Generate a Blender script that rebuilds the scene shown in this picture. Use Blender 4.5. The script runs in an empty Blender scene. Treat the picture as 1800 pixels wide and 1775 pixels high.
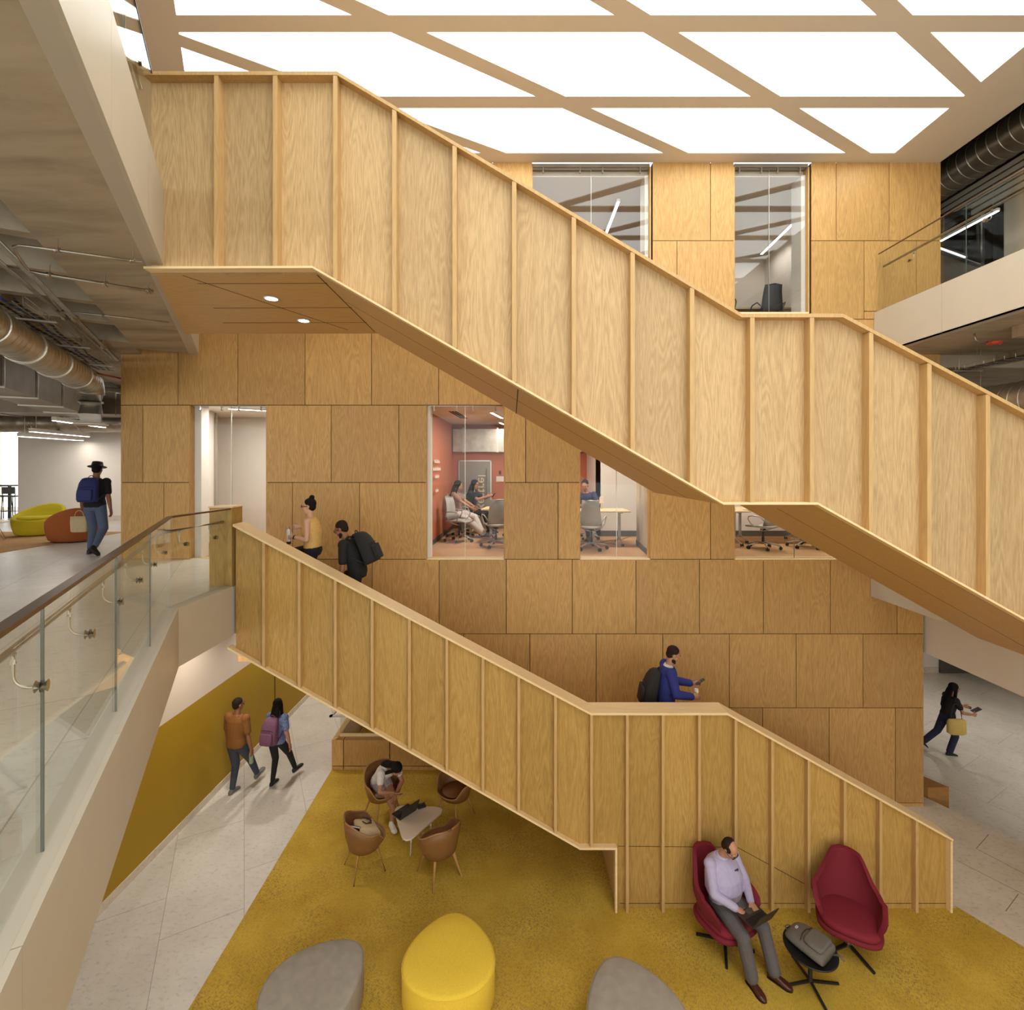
import bpy, bmesh, math, random
from mathutils import Vector, Matrix
V = Vector
PI = math.pi
R = math.radians
scene = bpy.context.scene
COL = scene.collection
random.seed(7)

# ------------------------------------------------------------------ surveying
F = 860.0                     # focal length in pixels of the 1800 px wide frame
CX, CY, EYE = 900.0, 822.0, 6.0
def at(px, py, Y):            # measured image point at a known distance -> room coordinates
    return V(((px - CX) * Y / F, Y, EYE - (py - CY) * Y / F))
def onz(px, py, z):           # measured image point on a known level
    Y = (EYE - z) * F / (py - CY)
    return V(((px - CX) * Y / F, Y, z))

# ------------------------------------------------------------------ helpers
def link(o, parent=None):
    COL.objects.link(o)
    if parent: o.parent = parent
    return o
def obj(name, bm, mats, parent=None, smooth=False, bevel=0, seg=2, autosmooth=None):
    me = bpy.data.meshes.new(name)
    bmesh.ops.recalc_face_normals(bm, faces=bm.faces)
    if smooth:
        for f in bm.faces: f.smooth = True
    bm.to_mesh(me); bm.free()
    if not isinstance(mats, (list, tuple)): mats = [mats]
    for m in mats: me.materials.append(m)
    o = bpy.data.objects.new(name, me)
    link(o, parent)
    if bevel:
        b = o.modifiers.new('bevel', 'BEVEL'); b.width = bevel; b.segments = seg; b.limit_method = 'ANGLE'; b.angle_limit = R(40)
        for p in me.polygons: p.use_smooth = True
        w = o.modifiers.new('wn', 'WEIGHTED_NORMAL')
    if autosmooth:
        for p in me.polygons: p.use_smooth = True
        me.set_sharp_from_angle(angle=R(autosmooth))
    return o
def thing(name, label, cat, loc=(0, 0, 0), rotz=0, group=None):
    o = bpy.data.objects.new(name, None); COL.objects.link(o)
    o.empty_display_size = .1
    o.location = loc; o.rotation_euler = (0, 0, rotz)
    return tag(o, label, cat, group)
def tag(o, label, cat, group=None):
    o['label'] = label; o['category'] = cat
    if group: o['group'] = group
    return o
def struct(name, bm, m, **k):
    o = obj(name, bm, m, **k); o['kind'] = 'structure'; return o
def kids(o): return [c for c in COL.objects if c.parent == o]
def dup(o, loc=None, rotz=None, label=None, group=None, parent=None):
    c = o.copy(); COL.objects.link(c)
    if parent: c.parent = parent
    if loc is not None: c.location = loc
    if rotz is not None: c.rotation_euler = (0, 0, rotz)
    if label: c['label'] = label
    if group: c['group'] = group
    for ch in kids(o): dup(ch, parent=c)
    return c
BM = bmesh.new
def verts_faces(bm, vs, fs, mi=0):
    bv = [bm.verts.new(v) for v in vs]
    out = []
    for f in fs:
        try:
            fa = bm.faces.new([bv[i] for i in f]); fa.material_index = mi; out.append(fa)
        except ValueError: pass
    return bv, out
def box(bm, x0, x1, y0, y1, z0, z1, mi=0, M=None):
    vs = [V((x, y, z)) for z in (z0, z1) for y in (y0, y1) for x in (x0, x1)]
    if M: vs = [M @ v for v in vs]
    return verts_faces(bm, vs, [(0, 2, 3, 1), (4, 5, 7, 6), (0, 1, 5, 4), (2, 6, 7, 3), (0, 4, 6, 2), (1, 3, 7, 5)], mi)
def prism(bm, pts, ext, mi=0):
    """polygon pts (3D, planar) extruded by vector ext"""
    n = len(pts); ext = V(ext); pts = [V(p) for p in pts]
    vs = pts + [p + ext for p in pts]
    fs = [tuple(range(n)), tuple(range(2 * n - 1, n - 1, -1))] + [(i, (i + 1) % n, (i + 1) % n + n, i + n) for i in range(n)]
    return verts_faces(bm, vs, fs, mi)
def xz(pts, y0, y1, bm, mi=0): return prism(bm, [(x, y0, z) for x, z in pts], (0, y1 - y0, 0), mi)
def xy(pts, z0, z1, bm, mi=0): return prism(bm, [(x, y, z0) for x, y in pts], (0, 0, z1 - z0), mi)
def frame(d, hint=None):
    d = d.normalized(); h = V(hint) if hint is not None else (V((0, 0, 1)) if abs(d.z) < .9 else V((0, 1, 0)))
    s = d.cross(h).normalized(); return s, d.cross(s).normalized() * -1
def rings(bm, rs, cap=True, mi=0):
    L = []
    for r in rs: L.append([bm.verts.new(p) for p in r])
    n = len(L[0])
    for a, b in zip(L, L[1:]):
        for i in range(n):
            f = bm.faces.new((a[i], a[(i + 1) % n], b[(i + 1) % n], b[i])); f.material_index = mi
    if cap:
        f = bm.faces.new(L[0][::-1]); f.material_index = mi
        f = bm.faces.new(L[-1]); f.material_index = mi
    return L
def ring(c, s, u, rx, ry, n=12, p=2.0):
    out = []
    for i in range(n):
        a = 2 * PI * i / n; ca, sa = math.cos(a), math.sin(a)
        ex = math.copysign(abs(ca) ** (2 / p), ca); ey = math.copysign(abs(sa) ** (2 / p), sa)
        out.append(V(c) + s * (rx * ex) + u * (ry * ey))
    return out
def tube(bm, pts, r, n=8, mi=0, closed=False):
    pts = [V(p) for p in pts]; rr = r if isinstance(r, (list, tuple)) else [r] * len(pts)
    rs = []; prev = None
    for i, p in enumerate(pts):
        if closed: d = (pts[(i + 1) % len(pts)] - pts[i - 1])
        else: d = (pts[min(i + 1, len(pts) - 1)] - pts[max(i - 1, 0)])
        d = d.normalized()
        if prev is None: s, u = frame(d)
        else:
            s = prev - d * prev.dot(d)
            s = s.normalized() if s.length > 1e-5 else frame(d)[0]
            u = d.cross(s)
        prev = s
        rs.append(ring(p, s, u, rr[i], rr[i], n))
    if closed:
        rs.append(rs[0]); return rings(bm, rs, cap=False, mi=mi)
    return rings(bm, rs, mi=mi)
def cyl(bm, a, b, r, n=12, mi=0, r2=None): return tube(bm, [a, b], [r, r if r2 is None else r2], n, mi)
def capsule(bm, a, b, ra, rb, n=12):
    a, b = V(a), V(b); d = (b - a)
    if d.length < 1e-6: d = V((0, 0, 1e-3)); b = a + d
    dn = d.normalized(); s, u = frame(dn); rs = []
    for t in (-1, -.92, -.7, -.38): rs.append(ring(a + dn * ra * t, s, u, max(ra * math.sqrt(max(1 - t * t, 0)), .0008), max(ra * math.sqrt(max(1 - t * t, 0)), .0008), n))
    rs.append(ring(a, s, u, ra, ra, n)); rs.append(ring(b, s, u, rb, rb, n))
    for t in (.38, .7, .92, 1): rs.append(ring(b + dn * rb * t, s, u, max(rb * math.sqrt(max(1 - t * t, 0)), .0008), max(rb * math.sqrt(max(1 - t * t, 0)), .0008), n))
    rings(bm, rs)
def ellip(bm, c, r, M=None, nu=14, nv=9, mi=0):
    c = V(c); M = M or Matrix.Identity(3)
    rs = []
    for j in range(nv + 1):
        t = -1 + 2 * j / nv; ph = t * PI / 2 * .995
        z = math.sin(ph); q = math.cos(ph)
        rs.append([c + M @ V((r[0] * q * math.cos(2 * PI * i / nu), r[1] * q * math.sin(2 * PI * i / nu), r[2] * z)) for i in range(nu)])
    rings(bm, rs, mi=mi)
def lathe(bm, c, prof, n=24, mi=0):
    c = V(c); rings(bm, [[c + V((max(r, .0005) * math.cos(2 * PI * i / n), max(r, .0005) * math.sin(2 * PI * i / n), z)) for i in range(n)] for r, z in prof], mi=mi)
def arc(c, a, b, t0, t1, n):
    """points on an ellipse arc c + a cos + b sin"""
    return [V(c) + V(a) * math.cos(t0 + (t1 - t0) * i / n) + V(b) * math.sin(t0 + (t1 - t0) * i / n) for i in range(n + 1)]
def setattr_f(o, name, vals):
    at_ = o.data.attributes.new(name, 'FLOAT', 'FACE'); at_.data.foreach_set('value', vals)
def facing(dx, dy): return math.atan2(-dx, dy)

# ------------------------------------------------------------------ materials
def srgb(r, g, b):
    f = lambda c: (c / 255) / 12.92 if c / 255 <= .04045 else ((c / 255 + .055) / 1.055) ** 2.4
    return (f(r), f(g), f(b), 1)
def newmat(name):
    m = bpy.data.materials.new(name); m.use_nodes = True; nt = m.node_tree; nt.nodes.clear()
    out = nt.nodes.new('ShaderNodeOutputMaterial'); b = nt.nodes.new('ShaderNodeBsdfPrincipled')
    nt.links.new(b.outputs[0], out.inputs[0]); return m, nt, b, out
def N(nt, t, **k):
    n = nt.nodes.new(t)
    for a, v in k.items():
        if a in n.inputs: n.inputs[a].default_value = v
        else: setattr(n, a, v)
    return n
def coords(nt, scale=(1, 1, 1), rot=(0, 0, 0), kind='Object'):
    tc = nt.nodes.new('ShaderNodeTexCoord'); mp = nt.nodes.new('ShaderNodeMapping')
    mp.inputs['Scale'].default_value = scale; mp.inputs['Rotation'].default_value = rot
    nt.links.new(tc.outputs[kind], mp.inputs['Vector']); return mp
def ramp(nt, src, stops):
    r = nt.nodes.new('ShaderNodeValToRGB'); e = r.color_ramp.elements
    while len(e) < len(stops): e.new(.5)
    for x, (p, c) in zip(e, stops): x.position = p; x.color = c
    nt.links.new(src, r.inputs[0]); return r
def flat(name, col, rough=.6, metal=0, noise=.12, nscale=30, bump=0, spec=.5, emit=0):
    m, nt, b, out = newmat(name)
    b.inputs['Roughness'].default_value = rough; b.inputs['Metallic'].default_value = metal
    b.inputs['Specular IOR Level'].default_value = spec
    mp = coords(nt)
    n = N(nt, 'ShaderNodeTexNoise', Scale=nscale, Detail=3.0); nt.links.new(mp.outputs[0], n.inputs['Vector'])
    lo = tuple(c * (1 - noise) for c in col[:3]) + (1,); hi = tuple(min(c * (1 + noise), 1) for c in col[:3]) + (1,)
    r = ramp(nt, n.outputs[0], [(.3, lo), (.7, hi)]); nt.links.new(r.outputs[0], b.inputs['Base Color'])
    if bump:
        bp = N(nt, 'ShaderNodeBump', Strength=bump, Distance=.004); nt.links.new(n.outputs[0], bp.inputs['Height']); nt.links.new(bp.outputs[0], b.inputs['Normal'])
    if emit:
        b.inputs['Emission Color'].default_value = col; b.inputs['Emission Strength'].default_value = emit
    return m
def wood(name, lo, hi, axis='Z', rough=.45, k=1.0):
    m, nt, b, out = newmat(name); L = nt.links.new
    st = {'Z': (1, 1, .10), 'X': (.10, 1, 1), 'Y': (1, .10, 1)}[axis]
    tc = nt.nodes.new('ShaderNodeTexCoord'); at_ = N(nt, 'ShaderNodeAttribute', attribute_name='rnd')
    ad = N(nt, 'ShaderNodeVectorMath', operation='MULTIPLY_ADD'); ad.inputs[1].default_value = (1, 1, 1)
    sc = N(nt, 'ShaderNodeVectorMath', operation='SCALE'); sc.inputs[0].default_value = (13.7, 7.3, 9.1)
    L(at_.outputs['Fac'], sc.inputs['Scale']); L(tc.outputs['Object'], ad.inputs[0]); L(sc.outputs[0], ad.inputs[2])
    mp = nt.nodes.new('ShaderNodeMapping'); mp.inputs['Scale'].default_value = st; L(ad.outputs[0], mp.inputs[0])
    n1 = N(nt, 'ShaderNodeTexNoise', Scale=5.0 * k, Detail=2.0, Distortion=.6); L(mp.outputs[0], n1.inputs['Vector'])
    # growth rings: repeat bands of the low noise
    mu = N(nt, 'ShaderNodeMath', operation='MULTIPLY'); mu.inputs[1].default_value = 15.0; L(n1.outputs[0], mu.inputs[0])
    fr = N(nt, 'ShaderNodeMath', operation='PINGPONG'); fr.inputs[1].default_value = .5; L(mu.outputs[0], fr.inputs[0])
    n2 = N(nt, 'ShaderNodeTexNoise', Scale=90.0 * k, Detail=4.0); L(mp.outputs[0], n2.inputs['Vector'])
    mx = N(nt, 'ShaderNodeMix', data_type='FLOAT'); mx.inputs[0].default_value = .58
    L(fr.outputs[0], mx.inputs[2]); L(n2.outputs[0], mx.inputs[3])
    r = ramp(nt, mx.outputs[0], [(.12, lo), (.62, hi)])
    # a tone per board
    hs = nt.nodes.new('ShaderNodeHueSaturation')
    mr = N(nt, 'ShaderNodeMapRange'); mr.inputs[3].default_value = .88; mr.inputs[4].default_value = 1.10
    fr2 = N(nt, 'ShaderNodeMath', operation='FRACT'); L(at_.outputs['Fac'], fr2.inputs[0]); L(fr2.outputs[0], mr.inputs[0])
    L(mr.outputs[0], hs.inputs['Value']); L(r.outputs[0], hs.inputs['Color'])
    L(hs.outputs[0], b.inputs['Base Color']); b.inputs['Roughness'].default_value = rough
    b.inputs['Specular IOR Level'].default_value = .35
    return m
def stone(name, c1, c2, rough=.32, tile=True, rot=28.7):
    m, nt, b, out = newmat(name); L = nt.links.new
    mp = coords(nt); 
    n1 = N(nt, 'ShaderNodeTexNoise', Scale=1.3, Detail=5.0, Roughness=.65); L(mp.outputs[0], n1.inputs['Vector'])
    r1 = ramp(nt, n1.outputs[0], [(.3, c2), (.7, c1)])
    mpp = coords(nt, (.6, 1, 1)); n2 = N(nt, 'ShaderNodeTexNoise', Scale=22.0, Detail=5.0, Roughness=.7); L(mpp.outputs[0], n2.inputs['Vector'])
    r2 = ramp(nt, n2.outputs[0], [(.33, (.62, .60, .57, 1)), (.47, (1, 1, 1, 1))])
    mx = N(nt, 'ShaderNodeMix', data_type='RGBA', blend_type='MULTIPLY'); mx.inputs[0].default_value = .55
    L(r1.outputs[0], mx.inputs[6]); L(r2.outputs[0], mx.inputs[7]); col = mx.outputs[2]
    if tile:
        mt = coords(nt, (1, 1, 1), (0, 0, R(90 - rot)))
        bt = N(nt, 'ShaderNodeTexBrick', offset=.37); bt.inputs['Scale'].default_value = 1.0
        bt.inputs['Brick Width'].default_value = 1.9; bt.inputs['Row Height'].default_value = .95
        bt.inputs['Mortar Size'].default_value = .004; bt.inputs['Mortar Smooth'].default_value = 0
        bt.inputs['Color1'].default_value = (.93, .93, .93, 1); bt.inputs['Color2'].default_value = (1.0, 1.0, 1.0, 1); bt.inputs['Mortar'].default_value = (.5, .48, .45, 1)
        L(mt.outputs[0], bt.inputs['Vector'])
        m2 = N(nt, 'ShaderNodeMix', data_type='RGBA', blend_type='MULTIPLY'); m2.inputs[0].default_value = .9
        L(col, m2.inputs[6]); L(bt.outputs[0], m2.inputs[7]); col = m2.outputs[2]
    L(col, b.inputs['Base Color']); b.inputs['Roughness'].default_value = rough
    return m
def glassmat(name, tint=(.97, .985, .975, 1), f0=.04, boost=1.0, rough=0.0):
    m, nt, b, out = newmat(name); nt.nodes.remove(b); L = nt.links.new
    t = N(nt, 'ShaderNodeBsdfTransparent'); t.inputs[0].default_value = tint
    g = N(nt, 'ShaderNodeBsdfGlossy'); g.inputs['Roughness'].default_value = rough; g.inputs[0].default_value = (1, 1, 1, 1)
    lw = N(nt, 'ShaderNodeLayerWeight'); lw.inputs[0].default_value = .5
    pw = N(nt, 'ShaderNodeMath', operation='POWER'); pw.inputs[1].default_value = 4.5; L(lw.outputs['Facing'], pw.inputs[0])
    mu = N(nt, 'ShaderNodeMath', operation='MULTIPLY_ADD', use_clamp=True); mu.inputs[1].default_value = boost; mu.inputs[2].default_value = f0
    L(pw.outputs[0], mu.inputs[0])
    mx = N(nt, 'ShaderNodeMixShader'); L(mu.outputs[0], mx.inputs[0]); L(t.outputs[0], mx.inputs[1]); L(g.outputs[0], mx.inputs[2]); L(mx.outputs[0], out.inputs[0])
    return m
def emis(name, col, s):
    m, nt, b, out = newmat(name); nt.nodes.remove(b)
    e = N(nt, 'ShaderNodeEmission'); e.inputs[0].default_value = col; e.inputs[1].default_value = s
    nt.links.new(e.outputs[0], out.inputs[0]); return m
M = {}
M['stairwood'] = wood('oak veneer stair', srgb(168, 136, 92), srgb(206, 174, 128))
M['stairwood_x'] = wood('oak veneer soffit', srgb(196, 154, 98), srgb(220, 180, 120), 'X')
M['captop'] = wood('oak cap', srgb(244, 208, 152), srgb(254, 228, 180), 'X', k=.7)
M['finwood'] = wood('oak fin', srgb(196, 156, 102), srgb(218, 180, 124), 'Z', k=.7)
M['lowwood'] = wood('oak veneer lower stair', srgb(160, 122, 62), srgb(198, 160, 92))
M['wallwood'] = wood('oak wall panel', srgb(176, 132, 74), srgb(214, 170, 106))
M['basewood'] = wood('oak plinth', srgb(170, 118, 64), srgb(196, 144, 84), 'X')
M['gap'] = flat('panel joint', srgb(40, 28, 18), .9, noise=.05)
M['metal'] = flat('champagne metal fascia', srgb(196, 186, 168), .42, .1, noise=.02, nscale=3)
M['metal2'] = flat('champagne metal trim', srgb(190, 180, 164), .45, .1, noise=.02, nscale=3)
M['steel'] = flat('brushed steel', srgb(190, 184, 172), .28, 1, noise=.05)
M['railtop'] = flat('bronze cap rail', srgb(128, 104, 84), .3, .9, noise=.05)
M['galv'] = flat('galvanised duct', srgb(178, 170, 156), .38, .85, noise=.16, nscale=6)
M['duct'] = flat('rectangular duct', srgb(140, 128, 112), .5, .5, noise=.15, nscale=3)
M['concrete'] = None
M['ceil'] = flat('ceiling paint', srgb(224, 217, 208), .8, noise=.01, nscale=2)
M['white'] = flat('white paint', srgb(228, 220, 210), .75, noise=.015, nscale=2)
M['cream'] = flat('soffit paint', srgb(216, 202, 184), .8, noise=.015, nscale=2)
M['yellowwall'] = flat('mustard wall', srgb(166, 132, 14), .7, noise=.03, nscale=2)
M['terra'] = flat('terracotta wall', srgb(188, 106, 68), .55, noise=.03, nscale=3)
M['dark'] = flat('dark baseboard', srgb(84, 80, 74), .6, noise=.05)
M['black'] = flat('black', srgb(24, 23, 23), .5, noise=.1)
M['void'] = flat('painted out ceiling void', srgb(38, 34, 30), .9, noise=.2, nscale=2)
M['glass'] = glassmat('rail glass', (.955, .97, .95, 1), .03, .5)
M['winglass'] = glassmat('window glass', (.985, .99, .985, 1), .012, .35)
M['topglass'] = glassmat('top window glass', (.96, .965, .96, 1), .04, .9)
M['joint'] = flat('glass edge', srgb(70, 80, 78), .3, noise=.02)
M['darkglass'] = glassmat('tinted glass', (.45, .47, .5, 1), .13, .9)
M['panel'] = emis('luminous ceiling', (.98, 1, .965, 1), 2.95)
M['lamp'] = emis('lamp diffuser', (1, .96, .9, 1), 9.0)
M['day'] = emis('daylit curtain wall', (.97, 1, .98, 1), 2.2)
def concrete():
    m, nt, b, out = newmat('cast concrete'); L = nt.links.new
    mp = coords(nt, (1, 1, 1), (0, 0, R(28)))
    mq = coords(nt, (.5, 2.2, 1), (0, 0, R(28)))
    n1 = N(nt, 'ShaderNodeTexNoise', Scale=1.1, Detail=8.0, Roughness=.6, Distortion=.4); L(mq.outputs[0], n1.inputs['Vector'])
    r1 = ramp(nt, n1.outputs[0], [(.3, srgb(142, 128, 108)), (.5, srgb(172, 157, 135)), (.72, srgb(188, 174, 152))])
    L(r1.outputs[0], b.inputs['Base Color']); b.inputs['Roughness'].default_value = .8
    return m
M['concrete'] = concrete()
M['stonejoint'] = flat('stone joint', srgb(128, 110, 92), .8)
M['pan'] = flat('coffer concrete with painted shade', srgb(66, 60, 52), .85, noise=.12, nscale=3)  # shade of the coffer recesses put into a darkened concrete colour
M['floor'] = stone('honed limestone', srgb(222, 216, 206), srgb(204, 198, 187))
M['travertine'] = stone('travertine', srgb(226, 214, 198), srgb(206, 190, 170), .4, tile=False)
def carpet(name, c1, c2, c3):
    m, nt, b, out = newmat(name); L = nt.links.new
    mp = coords(nt); n1 = N(nt, 'ShaderNodeTexNoise', Scale=2.0, Detail=3.0); L(mp.outputs[0], n1.inputs['Vector'])
    r1 = ramp(nt, n1.outputs[0], [(.35, c1), (.65, c2)])
    facs = []
    for s, rot in (((20, 100, 1), 30), ((100, 20, 1), 30)):
        q = coords(nt, (1, 1, 1), (0, 0, R(rot))); q2 = N(nt, 'ShaderNodeMapping'); q2.inputs['Scale'].default_value = s; L(q.outputs[0], q2.inputs[0])
        n = N(nt, 'ShaderNodeTexNoise', Scale=1.0, Detail=2.0); L(q2.outputs[0], n.inputs['Vector']); facs.append(ramp(nt, n.outputs[0], [(.54, (0, 0, 0, 1)), (.62, (1, 1, 1, 1))]))
    ad = N(nt, 'ShaderNodeMath', operation='ADD', use_clamp=True); L(facs[0].outputs[0], ad.inputs[0]); L(facs[1].outputs[0], ad.inputs[1])
    n3 = N(nt, 'ShaderNodeTexNoise', Scale=1.2, Detail=3.0); L(mp.outputs[0], n3.inputs['Vector'])
    r3 = ramp(nt, n3.outputs[0], [(.35, (.2, .2, .2, 1)), (.65, (.65, .65, .65, 1))])
    mu = N(nt, 'ShaderNodeMath', operation='MULTIPLY'); L(ad.outputs[0], mu.inputs[0]); L(r3.outputs[0], mu.inputs[1])
    mx = N(nt, 'ShaderNodeMix', data_type='RGBA'); L(mu.outputs[0], mx.inputs[0]); L(r1.outputs[0], mx.inputs[6]); mx.inputs[7].default_value = c3
    L(mx.outputs[2], b.inputs['Base Color']); b.inputs['Roughness'].default_value = .95; b.inputs['Specular IOR Level'].default_value = .1
    return m
M['mustard'] = carpet('mustard carpet', srgb(190, 156, 58), srgb(204, 170, 70), srgb(118, 98, 70))
M['browncarpet'] = carpet('tan carpet', srgb(184, 146, 104), srgb(194, 156, 112), srgb(150, 106, 70))
# ================================================================== THE SETTING
WY = 8.66                       # oak wall plane
MID, TOP, CEIL = 4.38, 8.72, 11.40
SOF1, SOF2 = 3.73, 8.00         # undersides of the two upper slabs
U = V((-.481, .877, 0)); NRM = V((.877, .481, 0))     # direction of the slanted slab edges
def wx(px): return (px - CX) * WY / F
def wz(py): return EYE - (py - CY) * WY / F

# ground floor
DR = -.35
L4a, L4b = V((7.29, 9.60, 0)), V((8.95, 6.0, 0))       # edge of the raised floor
bm = BM(); xy([(-20, -6), (9.6, -6), (9.6, 5.2), (8.55, 7.0), (7.55, 8.86), (7.29, 9.4), (7.29, 26), (-20, 26)], -.5, 0, bm)
struct('floor', bm, M['floor'])
bm = BM(); xy([(9.6, -6), (25, -6), (25, 26), (7.29, 26), (7.29, 9.4), (7.55, 8.86), (8.55, 7.0), (9.6, 5.2)], -.7, DR, bm)
struct('floor', bm, M['floor'])
# travertine margin beside the stair foot
bm = BM(); xy([(6.06, 6.70), (8.2, 3.1), (9.6, 3.1), (9.6, 5.2), (8.55, 7.0), (7.55, 8.86), (7.29, 9.1), (6.4, 9.1), (5.5, 8.6), (5.5, 6.8)], 0, .006, bm)
for qa, qb in (((1682, 1513), (1800, 1573)), ((1716, 1492), (1800, 1536)), ((1738, 1467), (1716, 1492)), ((1790, 1572), (1768, 1602))):
    A2, B2 = onz(*qa, 0), onz(*qb, 0); d2 = (B2 - A2).normalized(); s2 = V((-d2.y, d2.x, 0)) * .004
    xy([(v.x, v.y) for v in (A2 - s2, B2 - s2, B2 + s2, A2 + s2)], .0061, .0068, bm, 1)
struct('floor', bm, [M['travertine'], M['stonejoint']])
# carpet
bm = BM(); xy([(-3.58, -6), (7.9, -6), (7.9, 3.6), (6.06, 6.70), (6.06, 6.66), (1.42, 6.66), (1.42, 8.6), (-.02, 8.6), (-.02, 9.70), (-3.58, 9.70)], 0, .008, bm)
tag(obj('carpet', bm, M['mustard']), 'mustard yellow woven carpet covering the lounge floor below the stairs', 'carpet')

# mustard wall at the left with a stone skirting
bm = BM(); prism(bm, [(-5.55, 6.5, 0), (-5.20, 16.5, 0), (-5.20, 16.5, 1.95), (-5.55, 6.5, 1.95)], (-.2, 0, 0))
prism(bm, [(-5.551, 6.5, 0), (-5.75, 6.5, 0), (-9.5, 8.0, 0), (-9.5, 8.2, 0), (-5.72, 6.75, 0), (-5.551, 6.7, 0)], (0, 0, 1.95)); struct('wall_left', bm, M['yellowwall'])
bm = BM(); prism(bm, [(-5.55, 6.5, 1.95), (-5.20, 16.5, 1.95), (-5.20, 16.5, SOF1), (-5.55, 6.5, SOF1)], (-.2, 0, 0))
prism(bm, [(-5.55, 6.5, 1.95), (-8.5, 7.6, 1.95), (-8.5, 7.8, 1.95), (-5.7, 6.75, 1.95)], (0, 0, SOF1 - 1.95)); struct('wall_left', bm, M['cream'])
bm = BM(); prism(bm, [(-5.53, 6.5, 0), (-5.18, 16.5, 0), (-5.18, 16.5, .12), (-5.53, 6.5, .12)], (-.05, 0, 0))
prism(bm, [(-5.53, 6.48, 0), (-5.6, 6.46, 0), (-8.5, 7.57, 0), (-8.5, 7.62, 0), (-5.55, 6.55, 0)], (0, 0, .12)); struct('baseboard_left', bm, M['travertine'])
bm = BM(); prism(bm, [(-5.388, 11.1, 0.12), (-5.383, 11.115, .12), (-5.383, 11.115, 1.95), (-5.388, 11.1, 1.95)], (.006, 0, 0)); struct('trim_1', bm, M['gap'])

# ---------------- oak panelled wall, built board by board
W1 = (333, 467, 712, 983); W2 = (750, 886, 712, 983); W3 = (1020, 1143, 712, 983); W4 = (1292, 1560, 712, 983)
T1 = (936, 1143, 292, 549); T2 = (1292, 1422, 292, 549); T0 = (620, 760, 292, 549)
rows = [
    (285, 423, [(212, 330), (330, 470), (470, 620), (760, 866), (866, 936), (1147, 1249), (1249, 1290), (1426, 1470), (1470, 1563), (1563, 1654)]),
    (423, 561, [(212, 290), (290, 420), (420, 520), (520, 620), (760, 800), (800, 936), (1147, 1190), (1190, 1290), (1426, 1519)]),
    (423, 547, [(1519, 1611), (1611, 1654)]), (547, 561, [(1519, 1611), (1611, 1654)]),
    (561, 712, [(212, 313), (313, 418), (418, 536), (536, 653), (653, 771), (771, 890), (890, 1008), (1008, 1126), (1126, 1244), (1244, 1362), (1362, 1480), (1480, 1598), (1598, 1653)]),
    (712, 848, [(212, 251), (251, 333), (467, 582), (582, 701), (701, 750), (886, 924), (924, 1020), (1143, 1200), (1200, 1292), (1560, 1624)]),
    (848, 983, [(212, 288), (288, 333), (467, 514), (514, 632), (632, 750), (886, 981), (981, 1020), (1143, 1249), (1249, 1292), (1560, 1624)]),
    (983, 1114, [(418, 536), (536, 654), (654, 772), (772, 890), (890, 1006), (1006, 1118), (1118, 1229.6), (1229.6, 1342), (1342, 1459.5), (1459.5, 1576.7), (1576.7, 1624)]),
    (1114, 1163, [(418, 500), (500, 618), (618, 736), (736, 815)]),
    (1114, 1244, [(815, 931.4), (931.4, 1048), (1048, 1165), (1165, 1282), (1282, 1399.5), (1399.5, 1517), (1517, 1624)]),
    (1244, 1411, [(900, 990), (990, 1107), (1107, 1224), (1224, 1340.5), (1340.5, 1457.5), (1457.5, 1574), (1574, 1624)]),
    (1411, 1418, [(900, 1107), (1107, 1340), (1340, 1624)])]
bm = BM(); rnd = []
g = .006
for y0, y1, cells in rows:
    for x0, x1 in cells:
        zt = CEIL if y0 == 285 else wz(y0) - g
        box(bm, wx(x0) + g, wx(x1) - g, WY, WY + .02, max(wz(y1) + g, 0 if y1 < 1418 else 0.0), zt)
        q = random.random() * 9; rnd += [q] * 6
n_front = len(rnd)
# backing and the lining of the openings
def backing(x0, x1, y0, y1):
    box(bm, wx(x0) + .001, wx(x1) - .001, WY + .021, WY + .15, max(wz(y1), 0), CEIL - .001 if y0 == 285 else wz(y0), 1)
for b_ in [(212, 620, 285, 712), (760, 936, 285, 561), (1147, 1290, 285, 561), (1426, 1654, 285, 561), (620, 1654, 561, 712), (620, 760, 549, 561), (936, 1147, 549, 561), (1290, 1426, 549, 561),
           (212, 333, 712, 983), (467, 750, 712, 983), (886, 1020, 712, 983), (1143, 1292, 712, 983), (1560, 1624, 712, 983),
           (418, 1624, 983, 1163), (900, 1624, 1163, 1418)]:
    backing(*b_)
rnd += [0] * (len(bm.faces) - n_front)
def reveal(x0, x1, y0, y1, sides='LRTB'):
    a, b, t, o_ = wx(x0), wx(x1), wz(y0), wz(y1)
    if 'L' in sides: box(bm, a - .02, a + .004, WY + .018, WY + .2, o_, t)
    if 'R' in sides: box(bm, b - .004, b + .02, WY + .018, WY + .2, o_, t)
    if 'B' in sides: box(bm, a, b, WY + .004, WY + .2, o_ - .02, o_ + .008, 2)
for w_ in (T0, T1, T2): box(bm, wx(w_[0]), wx(w_[1]), WY + .03, WY + .2, wz(292), CEIL - .001, 3)
for w_ in (W1, W2, W3, W4): reveal(*w_)
for w_ in (T0, T1, T2): reveal(*w_)
rnd += [.5] * (len(bm.faces) - len(rnd))
o = struct('wall_back', bm, [M['wallwood'], M['gap'], M['captop'], M['duct']]); setattr_f(o, 'rnd', rnd)
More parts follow.
